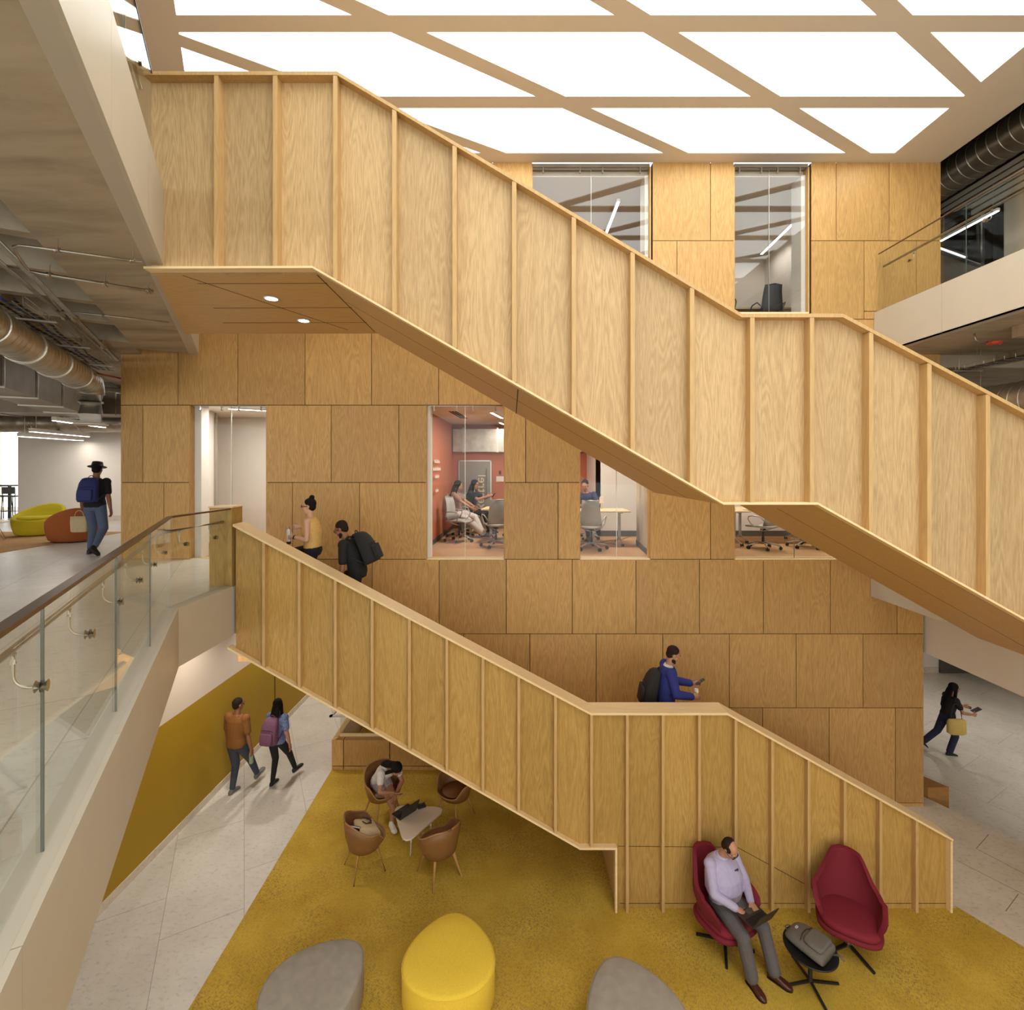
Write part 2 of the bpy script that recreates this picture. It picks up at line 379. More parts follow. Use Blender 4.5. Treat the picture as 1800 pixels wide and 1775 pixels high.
# return of the wall at its left and right ends
bm = BM(); box(bm, wx(212) - .0, wx(212) + .15, WY + .151, WY + 3, MID, SOF2 - .01); box(bm, wx(1624) - .15, wx(1624), WY + .151, WY + 6, DR - .1, MID)
box(bm, wx(1653) - .15, wx(1653), WY + .151, WY + 5, MID, CEIL); box(bm, -.01, .14, WY + .151, WY + 6, 0, 2.6); box(bm, .14, 7.14, WY + 5.9, WY + 6, 0, 2.6)
struct('wall_back', bm, M['wallwood'])

# windows of the oak wall
def window(n, w_, joint, clips, gm='winglass'):
    x0, x1, y0, y1 = w_; a, b, t, s = wx(x0), wx(x1), wz(y0), wz(y1); j = wx(joint)
    fr = BM(); box(fr, a + .005, b - .005, WY + .055, WY + .085, t - .012, t); box(fr, a + .005, b - .005, WY + .055, WY + .085, s + .009, s + .02)
    e = struct('window_%d' % n, fr, M['steel'])
    for p, q in ((a + .006, j - .004), (j + .004, b - .006)):
        g_ = BM(); box(g_, p, q, WY + .064, WY + .076, s + .02, t - .012); obj('pane', g_, M[gm], e)
    g_ = BM(); box(g_, j - .0035, j + .0035, WY + .060, WY + .080, s + .02, t - .012); obj('glazing_joint', g_, M['steel'], e)
    for c in clips:
        X = wx(c); k = BM(); box(k, X - .008, X + .008, WY + .02, WY + .063, t - .05, t - .001); cyl(k, (X, WY + .02, t - .085), (X, WY + .064, t - .085), .014, 10); box(k, X - .008, X + .008, WY + .02, WY + .04, t - .09, t - .04)
        obj('glass_clip', k, M['steel'], e)
window(1, W1, 403, (349, 388, 418, 457)); window(2, W2, 817, (763, 803, 831, 871)); window(3, W3, 1085, (1035, 1070, 1100, 1130)); window(4, W4, 1400, (1310, 1380, 1420, 1530))
window(5, T1, 1040, (955, 1020, 1060, 1126), 'topglass'); window(6, T2, 1355, (1301, 1340, 1369, 1408), 'topglass'); window(7, T0, 690, (640, 740), 'topglass')

# ---------------- slabs of the middle and top floors
def edge(p, t): return (p[0] + U.x * t, p[1] + U.y * t)
def slab(poly, z0, z1, mats):
    bm = BM(); xy(poly, z0, z1, bm)
    bm.normal_update()
    for f in bm.faces: f.material_index = 0 if abs(f.normal.z) < .5 or True else 0
    return bm
c1 = (-3.83, 5.57)
p0 = edge(c1, -9.0)
midL = [p0, c1, (-3.80, 6.60), (-3.80, WY + .02), (-6.93, WY + .02), (-6.93, 24), (-22, 24), (-22, p0[1])]
bm = BM(); xy(midL, SOF1 + .02, MID - .001, bm); struct('floor', bm, M['floor'])
# a champagne fascia set just outside the slab edge
def fascia(path, z0, z1, mat, th=.03, out=None, gaps=()):
    bm = BM()
    for a, b in zip(path, path[1:]):
        a, b = V((a[0], a[1], 0)), V((b[0], b[1], 0)); d = (b - a).normalized(); n = V((d.y, -d.x, 0)) * th
        prism(bm, [(a.x, a.y, z0), (b.x, b.y, z0), (b.x, b.y, z1), (a.x, a.y, z1)], n)
    return bm
def fascia_panels(name, path, z0, z1, step, label, th=.03):
    """cladding sheets with open joints, one structure mesh"""
    bm = BM()
    for a, b in zip(path, path[1:]):
        a, b = V((a[0], a[1], 0)), V((b[0], b[1], 0)); L = (b - a).length; d = (b - a).normalized(); n = V((d.y, -d.x, 0)) * th
        k = max(1, round(L / step)); w = L / k
        for i in range(k):
            p, q = a + d * (w * i + .002), a + d * (w * (i + 1) - .002)
            prism(bm, [(p.x, p.y, z0), (q.x, q.y, z0), (q.x, q.y, z1), (p.x, p.y, z1)], n)
    return struct(name, bm, M['metal'])
fascia_panels('trim_2', [p0, c1, (-3.80, 6.60)], SOF1, MID + .02, 1.45, '')
bm = fascia([p0, c1], MID, MID + .03, M['metal2'], .03)
bm2 = BM()
for a, b in ((p0, c1), (c1, (-3.80, 6.60))):
    a, b = V((*a, 0)), V((*b, 0)); d = (b - a).normalized(); n = V((-d.y, d.x, 0))
    prism(bm2, [(a.x, a.y, MID), (b.x, b.y, MID), (b.x, b.y, MID + .022), (a.x, a.y, MID + .022)], n * .12)
bm.free(); struct('trim_3', bm2, M['metal2'])
# soffit board below the slab edge
bm = BM(); xy([p0, c1, (-3.80, 6.60), (-3.80, WY - .05), (-3.80, WY + .16), (0.0, WY + .16), (0, 24), (-22, 24), (-22, p0[1])], SOF1 - .001, SOF1 + .019, bm); struct('ceiling', bm, M['cream'])
# right middle slab (the upper stair lands on it)
midR = [(6.37, -6), (6.37, 4.66), (6.72, 4.66), (6.72, 7.2), (6.37, 7.2), (6.37, WY - .002), (7.29, WY - .002), (7.29, 24), (25, 24), (25, -6)]
bm = BM(); xy(midR, SOF1, MID, bm); struct('floor', bm, M['floor'])
fascia_panels('trim_4', [(6.37, WY - .01), (6.37, 7.2)], SOF1, MID + .02, 1.4, '', th=.03)
fascia_panels('trim_4', [(6.37, 4.66), (6.37, -5)], SOF1, MID + .02, 1.4, '', th=.03)
bm = BM(); box(bm, 7.32, 7.42, -6, 15, 2.74, SOF1); box(bm, 7.32, 25, -6, 15, 2.72, 2.74); struct('wall_right', bm, M['white'])
# top slabs
e0 = (-3.42, 4.73); t0_ = edge(e0, -6.0); t1_ = edge(e0, (WY - .002 - e0[1]) / U.y)
topL_edge = [t0_, t1_]
def inset(p, d): return (p[0] - NRM.x * d, p[1] - NRM.y * d)
# waffle soffit: solid border, then coffers
def coffers():
    bm = BM(); z1, z0, zr = TOP - .002, SOF2 + .004, SOF2 + .42
    o_ = V((*e0, 0))
    def P(u, n): return o_ + U * u - NRM * n
    def tile(u0, u1, n0, n1, z): prism(bm, [tuple(P(u0, n0) + V((0, 0, z))), tuple(P(u1, n0) + V((0, 0, z))), tuple(P(u1, n1) + V((0, 0, z))), tuple(P(u0, n1) + V((0, 0, z)))], (0, 0, z1 - z))
    tile(-6, 4.47, .12, .87, z0); tile(4.02, 19, .87, 1.87, z0)
    n = .87; k = 0
    while k < 11:
        uu = -6.03
        umax = 4.3 if n < 1.6 else 20
        while uu < 19:
            if n < 1.4 and uu > 2.9: break
            a, b = P(uu, n), P(uu + .98, n + .98)
            tile(uu, uu + .14, n, n + 1.0, z0)
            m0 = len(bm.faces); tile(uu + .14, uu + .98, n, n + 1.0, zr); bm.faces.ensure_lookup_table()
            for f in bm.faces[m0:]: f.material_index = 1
            uu += .98
        n += 1.0
        tile(-6, 19, n, n + .14, z0); n += .14; k += 1
    return bm
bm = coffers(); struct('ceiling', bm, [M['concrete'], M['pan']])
# metal edge strip + fascia of the top left slab
a_, b_ = V((*t0_, 0)), V((*t1_, 0)); bm = BM(); prism(bm, [(a_.x, a_.y, SOF2), (b_.x, b_.y, SOF2), (b_.x - NRM.x * .12, b_.y - NRM.y * .12, SOF2), (a_.x - NRM.x * .12, a_.y - NRM.y * .12, SOF2)], (0, 0, .02)); struct('trim_5', bm, M['metal2'])
a2, b2 = edge(e0, -6), t1_
fascia_panels('trim_6', [a2, b2], SOF2, TOP + .04, 1.3, '')
# right top slab
RX = 6.40
bm = BM(); xy([(RX + .15, -6), (RX + .15, WY - .002), (7.59, WY - .002), (7.59, 24), (25, 24), (25, -6)], SOF2 + .004, TOP, bm); struct('floor', bm, M['concrete'])
bm = BM(); box(bm, RX, RX + .15, -6, WY - .002, SOF2, SOF2 + .02); struct('trim_7', bm, M['metal2'])
fascia_panels('trim_8', [(RX, WY - .01), (RX, -5)], SOF2, TOP + .02, 1.42, '', th=-.03)
# ribs of the waffle below the right slab
bm = BM()
for i in range(6): box(bm, 7.1 + .0, 25, -5.5 + 2.45 * i, -5.3 + 2.45 * i, SOF2 - .16, SOF2 + .004)
box(bm, 8.6, 8.75, -6, 22, SOF2 - .16, SOF2 + .004); box(bm, 7.6, 25, 8.7, 9.3, SOF2 - .22, SOF2 + .004)
struct('ceiling', bm, M['concrete'])

# ---------------- luminous ceiling
bm = BM(); panels = []
LB = lambda y: -4.03 - .549 * (y - 5.88)
RB = 6.57
def clip(poly, f):
    out = []
    for i, p in enumerate(poly):
        q = poly[(i + 1) % len(poly)]; fp, fq = f(p), f(q)
        if fp >= 0: out.append(p)
        if (fp >= 0) != (fq >= 0):
            t = fp / (fp - fq); out.append((p[0] + (q[0] - p[0]) * t, p[1] + (q[1] - p[1]) * t))
    return out
for k in range(-10, 2):
    y0, y1 = 6.07 + 1.28 * k, 7.12 + 1.28 * k
    for j in range(-8, 16):
        xa = lambda y, j=j: -1.07 + 3.13 * j + 1.76 * (y - 6.07)
        xb = lambda y, j=j: -1.07 + 3.13 * (j + 1) - .43 + 1.76 * (y - 6.07)
        p = [(xa(y0), y0), (xb(y0), y0), (xb(y1), y1), (xa(y1), y1)]
        p = clip(p, lambda q: RB - q[0]); 
        if p: p = clip(p, lambda q: q[0] - LB(q[1]))
        if len(p) >= 3:
            ar = abs(sum(p[i][0] * p[(i + 1) % len(p)][1] - p[(i + 1) % len(p)][0] * p[i][1] for i in range(len(p)))) / 2
            if ar > .03: panels.append(p)
# the painted ceiling is a sheet whose lights sit in recesses: sheet above, lattice below
bm = BM(); box(bm, -16, 7.57, -9, WY, CEIL + .06, CEIL + .12); struct('ceiling', bm, M['ceil'])
bm = BM()
for k in range(-11, 2):
    ya, yb = 7.12 + 1.28 * k, 7.35 + 1.28 * k
    if k == 1: yb = WY
    if k == -11: ya = -9
    box(bm, -16, 7.57, ya, yb, CEIL, CEIL + .055)
for k in range(-10, 2):
    y0, y1 = 6.07 + 1.28 * k, 7.12 + 1.28 * k
    for j in range(-8, 16):
        a = lambda y: -1.07 + 3.13 * j - .43 + 1.76 * (y - 6.07)
        b = lambda y: -1.07 + 3.13 * j + 1.76 * (y - 6.07)
        p = [(a(y0), y0), (b(y0), y0), (b(y1), y1), (a(y1), y1)]
        p = clip(p, lambda q: RB - q[0])
        if p: p = clip(p, lambda q: q[0] - LB(q[1]))
        if len(p) >= 3: xy(p, CEIL, CEIL + .055, bm)
    xy([(RB, y0), (7.57, y0), (7.57, y1), (RB, y1)], CEIL, CEIL + .055, bm)
    xy([(-16, y0), (LB(y0), y0), (LB(y1), y1), (-16, y1)], CEIL, CEIL + .055, bm)
bmesh.ops.remove_doubles(bm, verts=bm.verts, dist=1e-5)
struct('ceiling', bm, M['ceil'])
for p in panels:
    cxp = sum(q[0] for q in p) / len(p); cyp = sum(q[1] for q in p) / len(p)
    bm = BM(); pp = [(cxp + (q[0] - cxp), q[1]) for q in p]
    xy(pp, CEIL + .012, CEIL + .03, bm)
    o = obj('ceiling_light', bm, M['panel'])
    vis = cyp > 3.6
    tag(o, 'backlit white panel set between the slanted beams of the atrium ceiling', 'ceiling light', 'backlit panels of the atrium ceiling')
# void and duct beyond the right edge of the ceiling
bm = BM(); box(bm, 7.58, 25, -9, 24, 12.6, 12.7); box(bm, 7.57, 7.6, -9, 24, CEIL + .13, 12.6); struct('ceiling', bm, M['void'])
bm = BM(); box(bm, 16, 16.1, -9, 24, MID, 12.6); struct('wall_right', bm, M['cream'])
bm = BM(); box(bm, 16, 16.1, -9, 24, DR, MID - .65); struct('wall_right', bm, M['white'])
# behind the camera and far ends
bm = BM(); box(bm, -22, 25, -9.2, -9.0, -.5, 1.0); struct('wall_front', bm, M['cream'])
bm = BM(); box(bm, 7.3, 25, 15.2, 15.35, DR - .2, 3.73); struct('wall_back', bm, M['white'])
bm = BM(); box(bm, 7.3, 13.2, 15.15, 15.19, DR, DR + .16); struct('baseboard_back', bm, M['travertine'])
bm = BM(); box(bm, 13.25, 16.5, 15.12, 15.19, DR, 2.0); o = struct('door_1', bm, M['dark'])
bm = BM(); tube(bm, [(13.45, 15.1, .6), (13.45, 15.02, .6), (13.45, 15.02, .9), (13.45, 15.1, .9)], .012); obj('door_handle', bm, M['steel'], o)
bm = BM(); box(bm, 7.6, 25, 19, 19.2, TOP, 12.6); box(bm, 7.3, 25, 19, 19.2, MID, SOF2); struct('wall_back', bm, M['cream'])
# ground level far end of the hall
bm = BM(); box(bm, -5.4, 0, 17, 17.1, -.5, SOF1); struct('wall_back', bm, M['cream'])
bm = BM(); box(bm, -20, -19.8, -9, 24, -.5, 12.7); struct('wall_left', bm, M['cream'])
# ================================================================== STAIRS
def line_z(pts, x):
    for (xa, za), (xb, zb) in zip(pts, pts[1:]):
        if xa - 1e-6 <= x <= xb + 1e-6: return za + (zb - za) * (x - xa) / max(xb - xa, 1e-9)
    return pts[0][1] if x < pts[0][0] else pts[-1][1]
def px2(pts, Y): return [((x - CX) * Y / F, EYE - (y - CY) * Y / F) for x, y in pts]
def strip(bm, pts, y0, y1, t, mi=0, up=True):
    """a band of thickness t that follows a polyline in XZ"""
    top = pts if up else [(x, z + t) for x, z in pts]; bot = [(x, z - t) for x, z in top]
    xz(top + bot[::-1], y0, y1, bm, mi)
def steps(bm, pts, n_list, y0, y1, base, mi=0):
    pass
YF = 4.73
up_top = px2([(262, 125), (592, 125), (1304, 551), (1482, 551), (1800, 720)], YF)
sl = (up_top[-1][1] - up_top[-2][1]) / (up_top[-1][0] - up_top[-2][0]); up_top.append((6.7, up_top[-1][1] + sl * (6.7 - up_top[-1][0])))
up_bot = px2([(252, 472), (549, 471), (1272, 887), (1438, 887)], YF); up_bot.append((6.7, 3.55))
XL = up_bot[0][0]
YB = 7.16                       # back of the upper stair
st = thing('staircase', 'long light oak staircase with ribbed sides crossing high over the atrium', 'staircase')
# side panel (front)
def panel_mesh(top, bot, y0, y1, fins, joints=()):
    bm = BM(); xs = sorted(set([round(top[0][0], 4)] + [round(f, 4) for f in fins] + [round(top[-1][0], 4)])); rn = []
    for a, b in zip(xs, xs[1:]):
        if b - a < .01: continue
        ks = sorted([a, b] + [p[0] for p in top if a < p[0] < b]); kb = sorted([a, b] + [p[0] for p in bot if a < p[0] < b])
        poly = [(x, line_z(top, x)) for x in ks] + [(x, line_z(bot, x)) for x in kb[::-1]]
        n0 = len(bm.faces); xz(poly, y0, y1, bm); q = random.random() * 9; rn += [q] * (len(bm.faces) - n0)
    return bm, rn
fx = [378.5, 482, 588, 692, 798, 903, 1008, 1111.5, 1216, 1322, 1427, 1531, 1633.5, 1736.5]
finx = [(x + 1 - CX) * YF / F for x in fx]; d_ = (finx[-1] - finx[-4]) / 3
finx += [finx[-1] + d_, finx[-1] + 2 * d_, finx[-1] + 3 * d_]
top_l = [(XL, up_top[0][1])] + up_top[1:]
bm, rn = panel_mesh(top_l, up_bot, YF + .10, YF + .16, finx)
o = obj('side_panel', bm, M['stairwood'], st); setattr_f(o, 'rnd', rn)
for x in finx:
    bm = BM(); box(bm, x - .021, x + .021, YF + .004, YF + .10, line_z(up_bot, x) + .02, line_z(top_l, x) - .035); o = obj('fin', bm, M['finwood'], st)
bm = BM(); strip(bm, top_l, YF, YF + .26, .036); obj('cap_rail', bm, M['finwood'], st)
bm = BM(); strip(bm, up_bot, YF, YF + .10, .022, up=False); obj('edge_trim', bm, M['captop'], st)
# back parapet
bm = BM(); xz(top_l + [(6.7, 4.4)] + [(x, line_z(up_bot, x) + .1) for x, _ in up_bot[3:0:-1]] + [(XL - 1.1, up_bot[0][1] + .1), (XL - 1.1, top_l[0][1])], YB - .12, YB, bm)
obj('back_panel', bm, M['stairwood'], st)
# soffit body, its left end cut along the slab edge
bm = BM(); bot2 = up_bot
flr = [(x, z + .52) for x, z in up_bot]
vs, fs = xz(bot2 + [(6.7, MID), (5.9, MID)] + [(3.2, 6.41), (2.0, 6.41), (-1.75, 8.70), (XL, 8.70)], YF + .16, YB - .12, bm)
for v in vs:
    if abs(v.co.x - XL) < .01 and v.co.y > 6: v.co.x -= 1.14
rn = [0] * len(bm.faces)
o = obj('soffit', bm, M['stairwood_x'], st)
def soffit_pt(x, y):
    return V((x, y, line_z(up_bot, x) - .0015))
bm = BM()
def groove(a, b, w=.005):
    # straight dark joint lying on the underside between two plan points, following the fold
    a, b = V((*a, 0)), V((*b, 0)); n = 24; pts = [a + (b - a) * i / n for i in range(n + 1)]
    d = (b - a).normalized(); s = V((-d.y, d.x, 0)) * w
    bm = BM()
    for p, q in zip(pts, pts[1:]):
        prism(bm, [tuple(soffit_pt(p.x - s.x, p.y - s.y)), tuple(soffit_pt(q.x - s.x, q.y - s.y)), tuple(soffit_pt(q.x + s.x, q.y + s.y)), tuple(soffit_pt(p.x + s.x, p.y + s.y))], (0, 0, .003))
    obj('panel_joint', bm, M['gap'], st)
fold = up_bot[1][0]
groove((-3.30, 4.9), (-2.3, 6.85)); groove((fold - .02, 4.9), (fold - .5 + .48, 6.95))
for yy in (5.12, 5.9, 6.5): groove((-3.2 - (yy - 4.9) * .4, yy), (fold, yy))
for yy in (5.7,): groove((fold, yy), (up_bot[2][0], yy))
groove((.06, 4.9), (.06, 7.1)); groove((3.2, 5.9), (6.6, 5.9)); groove((2.05, 4.9), (2.95, 7.0))
bm.free()
# treads in the upper stair
def flight(bm, x0, z0, x1, z1, n, y0, y1):
    for i in range(n):
        xa = x0 + (x1 - x0) * i / n; xb = x0 + (x1 - x0) * (i + 1) / n; zt = z0 + (z1 - z0) * (i + 1) / n
        box(bm, xa - .03, xb, y0, y1, zt - .16, zt)
bm = BM(); flight(bm, -1.75, 8.72, 2.05, 6.41, 14, YF + .16, YB - .12); obj('steps', bm, M['travertine'], st); bm = BM(); flight(bm, 3.2, 6.41, 6.35, MID, 12, YF + .16, YB - .12)
obj('steps', bm, M['travertine'], st)
# two round downlights in the landing soffit
for px_, py_, lab in ((477, 524, 'round recessed downlight in the oak landing soffit, the nearer one with the larger disc'), (534, 563, 'round recessed downlight in the oak landing soffit, the farther one near the fold')):
    p = onz(px_, py_, 6 - (472 - 822) * YF / F)
    p.z = up_bot[0][1]
    t = thing('ceiling_light', lab, 'ceiling light', (p.x, p.y, p.z - .006), 0, 'downlights in the oak soffit')
    bm = BM(); lathe(bm, (0, 0, 0), [(.082, .004), (.084, -.004), (.070, -.006), (.066, .0)], 28); obj('trim_ring', bm, M['white'], t, smooth=True)
    bm = BM(); lathe(bm, (0, 0, 0), [(.064, .002), (.064, -.002)], 28); obj('diffuser', bm, M['lamp'], t)

# ---------------- lower stair
LF = 6.58; PN = 6.655
lo_top = px2([(409, 921), (1039, 1253), (1279, 1253), (1676, 1475)], LF)
lo_bot = px2([(400, 1141), (1020, 1494), (1085, 1494)], LF)
fl = px2([(1085, 1592), (1676, 1592)], LF)
lb = lo_bot + [(lo_bot[-1][0] + .001, 0.0), (fl[1][0], 0.0)]
XE = lo_top[-1][0]
LYB = 8.52
ls = thing('staircase', 'lower oak staircase with a wide pale cap that lands on the mustard carpet', 'staircase')
lfx = [463, 525.5, 589, 654, 719.5, 785.5, 849, 912, 976.5, 1040, 1103, 1166, 1230, 1294, 1358.5, 1422.5, 1486, 1549, 1612.5]
lfin = [(x - CX) * LF / F for x in lfx]
ltop2 = [(x, z - .03) for x, z in lo_top]
bm, rn = panel_mesh(ltop2, lb, PN, PN + .05, lfin)
def dgroove(bm, pts, y, w=.007, mi=1):
    for (xa, za), (xb, zb) in zip(pts, pts[1:]):
        d = V((xb - xa, 0, zb - za)).normalized(); n = V((-d.z, 0, d.x)) * w / 2
        a, b = V((xa, y, za)), V((xb, y, zb)); prism(bm, [a - n, b - n, b + n, a + n], (0, -.0012, 0), mi)
dgroove(bm, px2([(1087, 1487), (1296, 1489), (1432, 1563)], PN), PN)
dgroove(bm, [(lo_bot[-1][0] + .05, .075), (XE - .02, .075)], PN)
rn += [0] * (len(bm.faces) - len(rn))
o = obj('side_panel', bm, [M['lowwood'], M['gap']], ls); setattr_f(o, 'rnd', rn)
for x in lfin:
    zb = line_z(lo_bot, x) + .02 if x < lo_bot[-1][0] else .009
    bm = BM(); box(bm, x - .019, x + .019, LF + .003, PN, zb, line_z(ltop2, x)); obj('fin', bm, M['finwood'], ls)
for x, z1 in ((lo_bot[-1][0] - .012, lo_bot[-1][1]), (XE - .02, lo_top[-1][1] - .03)):
    bm = BM(); box(bm, x - .014, x + .014, LF + .003, PN, .009, z1); obj('edge_trim', bm, M['captop'], ls)
bm = BM(); strip(bm, lo_top, LF, LF + .30, .032); obj('cap_rail', bm, M['captop'], ls)
bm = BM(); strip(bm, lo_bot, LF, PN + .03, .03, up=False); obj('edge_trim', bm, M['captop'], ls)
# inner face of the parapet
bm = BM(); pts = ltop2 + [(XE, .009), (4.9, .009)] + [(1.35, 1.5), (-3.74, 4.2)]
xz(pts, PN + .05, LF + .28, bm); obj('inner_panel', bm, M['lowwood'], ls)
# body under the steps, its end wall over the carpet
bm = BM(); xz([(lo_bot[0][0] + .02, lo_bot[0][1] + .03), (lo_bot[1][0], lo_bot[1][1] + .03), (lo_bot[2][0], lo_bot[2][1] + .03), (lo_bot[2][0], .009), (5.7, .009), (3.0, 1.45), (1.45, 1.45), (-3.55, 4.1), (-3.78, 4.2)], LF + .28, LYB, bm)
obj('soffit', bm, M['stairwood_x'], ls)
bm = BM(); flight(bm, -3.55, 4.38, 1.40, 1.62, 16, LF + .28, LYB); obj('steps', bm, M['travertine'], ls); bm = BM(); box(bm, 1.40, 3.05, LF + .28, LYB, 1.48, 1.62); obj('landing', bm, M['travertine'], ls); bm = BM(); flight(bm, 3.05, 1.62, 5.95, .0, 9, LF + .28, LYB)
obj('steps', bm, M['travertine'], ls)
# newel block at the head of the lower stair
bm = BM(); box(bm, -4.12, -3.815, 6.66, 6.92, MID + .001, 5.455); o = obj('newel_block', bm, M['lowwood'], ls)
bm = BM(); box(bm, -4.13, -3.805, 6.65, 6.93, 5.455, 5.475); obj('cap_rail', bm, M['captop'], ls)

# ================================================================== GLASS BALUSTRADES
def balustrade(label, path, z0, h, step, side, hr_h=.86, brackets=True, toprail='railtop', joint_first=None, rail_r=.021, cap=(.022, .02), glassmat_='glass', bspace=None):
    """path in plan; side = +1 when the walking side lies to the left of the path"""
    t = thing('glass_balustrade', label, 'railing', (path[0][0], path[0][1], z0))
    O = V((path[0][0], path[0][1], z0))
    def loc(p, z): return V((p.x, p.y, z0 + z)) - O
    for a, b in zip(path, path[1:]):
        a, b = V((*a, 0)), V((*b, 0)); L = (b - a).length; d = (b - a).normalized(); n = V((-d.y, d.x, 0)) * side
        k = max(1, round(L / step)); w = L / k
        for i in range(k):
            p, q = a + d * (w * i + .006), a + d * (w * (i + 1) - .006)
            bm = BM(); prism(bm, [loc(p, -.02), loc(q, -.02), loc(q, h - .02), loc(p, h - .02)], n * .013); obj('pane', bm, M[glassmat_], t)
            if i: 
                bm = BM(); m = a + d * (w * i); prism(bm, [loc(m - d * .003, -.02), loc(m + d * .003, -.02), loc(m + d * .003, h - .02), loc(m - d * .003, h - .02)], n * .012); obj('glazing_joint', bm, M['joint'], t)
        bm = BM(); c0 = n * (-cap[0] / 2 + .0065); prism(bm, [loc(a, h - .022) + c0, loc(b, h - .022) + c0, loc(b, h - .022 + cap[1]) + c0, loc(a, h - .022 + cap[1]) + c0], n * cap[0]); obj('top_rail', bm, M[toprail], t)
        if brackets:
            off = n * .095
            bm = BM(); tube(bm, [loc(a, hr_h) + off, loc(b, hr_h) + off], rail_r, 14); obj('handrail', bm, M['steel'], t, smooth=True)
            nb = max(1, round(L / (bspace or .75)))
            for i in range(nb):
                c = a + d * (L * (i + .5) / nb)
                bm = BM(); cz = hr_h - .17
                cyl(bm, loc(c, cz) - n * .012, loc(c, cz) + n * .028, .025, 18)
                cyl(bm, loc(c, cz) + n * .004, loc(c, cz) + n * .009, .027, 18)
                pts = [loc(c, cz) + n * .025] + [loc(c, cz + .06) + n * .035 + (n * .06) * math.sin(x) - V((0, 0, .06)) * math.cos(x) for x in [PI / 2 * j / 6 for j in range(7)]] + [loc(c, hr_h - .02) + off]
                tube(bm, pts, .006, 8); cyl(bm, loc(c, hr_h - .062) + off, loc(c, hr_h - .018) + off, .011, 12)
                obj('bracket', bm, M['steel'], t, smooth=False, autosmooth=35)
    return t
gl = edge(c1, -8.0)
balustrade('glass balustrade with a bronze cap along the near left walkway edge', [(gl[0] - NRM.x * .05, gl[1] - NRM.y * .05), (c1[0] - .045, c1[1] - .02), (-3.845, 6.655)], MID + .022, 1.05, 1.36, 1, bspace=.72, cap=(.05, .02))
balustrade('glass balustrade along the top floor slab edge at the upper left', [(t0_[0] - NRM.x * .05, t0_[1] - NRM.y * .05), (e0[0] - NRM.x * .05, e0[1] - NRM.y * .05)], TOP + .04, 1.05, 1.3, 1, toprail='black', cap=(.02, .02), bspace=1.1)
balustrade('glass balustrade along the upper right walkway with a steel handrail', [(RX + .04, WY - .06), (RX + .04, -3)], TOP + .02, 1.03, 1.75, 1, hr_h=.80, bspace=1.25, cap=(.02, .015))

# plinth with a low glass guard at the far end of the carpet
pl = thing('stair_plinth', 'low oak plinth with a glass guard behind the brown tub chairs', 'plinth')
bm = BM(); rn = []
for a, b in ((-3.575, -3.352), (-3.334, -2.435), (-2.417, -1.4), (-1.382, 1.5)):
    box(bm, a, b, 9.705, 9.83, .090, .60); rn += [random.random() * 9] * 6
    box(bm, a, b, 9.705, 9.83, .0, .072); rn += [random.random() * 9] * 6
box(bm, -3.575, -3.45, 9.835, 13.5, 0, .60); rn += [.3] * 6
o = obj('plinth_wall', bm, M['wallwood'], pl); setattr_f(o, 'rnd', rn)
bm = BM(); box(bm, -3.45, 1.5, 9.84, 9.86, .60, 1.0); box(bm, -3.46, -3.44, 9.84, 13.4, .60, 1.0); obj('pane', bm, M['glass'], pl)
bm = BM(); box(bm, -3.66, 1.5, 9.80, 9.86, 1.0, 1.03); prism(bm, [(-3.66, 9.80, 1.0), (-3.60, 9.80, 1.0), (-3.43, 13.4, 1.0), (-3.49, 13.4, 1.0)], (0, 0, .03)); obj('top_rail', bm, M['steel'], pl)
bm = BM(); box(bm, -3.46, 1.5, 9.83, 9.845, .60, .66); obj('glass_channel', bm, M['captop'], pl)
bm = BM(); box(bm, -3.4, 1.5, 10.0, 13.4, .02, .05); obj('recess_lining', bm, M['mustard'], pl)
# oak cheek block beside the drop at the right
bm = BM(); xy([(7.30, 9.45), (7.57, 8.9), (7.97, 8.92), (7.78, 9.22), (7.34, 9.95)], DR, .18, bm)
tag(obj('cheek_block', bm, M['basewood'], bevel=.004), 'low oak block at the foot of the panelled wall where the floor drops', 'block')
# ================================================================== ROOMS BEHIND THE OAK WALL
RY = WY + .16
def S(name, fn, mat):
    bm = BM(); fn(bm); return struct(name, bm, mat)
# middle level
S('floor', lambda b: box(b, -6.9, 7.1, RY, 14.2, MID - .3, MID - .004), M['browncarpet'])
S('ceiling', lambda b: box(b, -6.9, 7.3, RY, 14.2, 7.145, 7.3), M['white'])
# meeting room with terracotta walls
S('wall_left', lambda b: prism(b, [(-1.72, RY, MID), (-1.58, 13.1, MID), (-1.58, 13.1, 7.14), (-1.72, RY, 7.14)], (-.1, 0, 0)), M['terra'])
S('baseboard_left', lambda b: prism(b, [(-1.70, RY + .12, MID), (-1.56, 13.1, MID), (-1.56, 13.1, MID + .1), (-1.70, RY + .12, MID + .1)], (-.02, 0, 0)), M['dark'])
S('wall_back', lambda b: box(b, -1.7, 2.0, 13.1, 13.2, MID, 7.14), M['terra'])
S('trim_9', lambda b: (box(b, wx(750) - .01, wx(750) + .06, RY - .1, RY + .1, MID, 7.13)), M['white'])


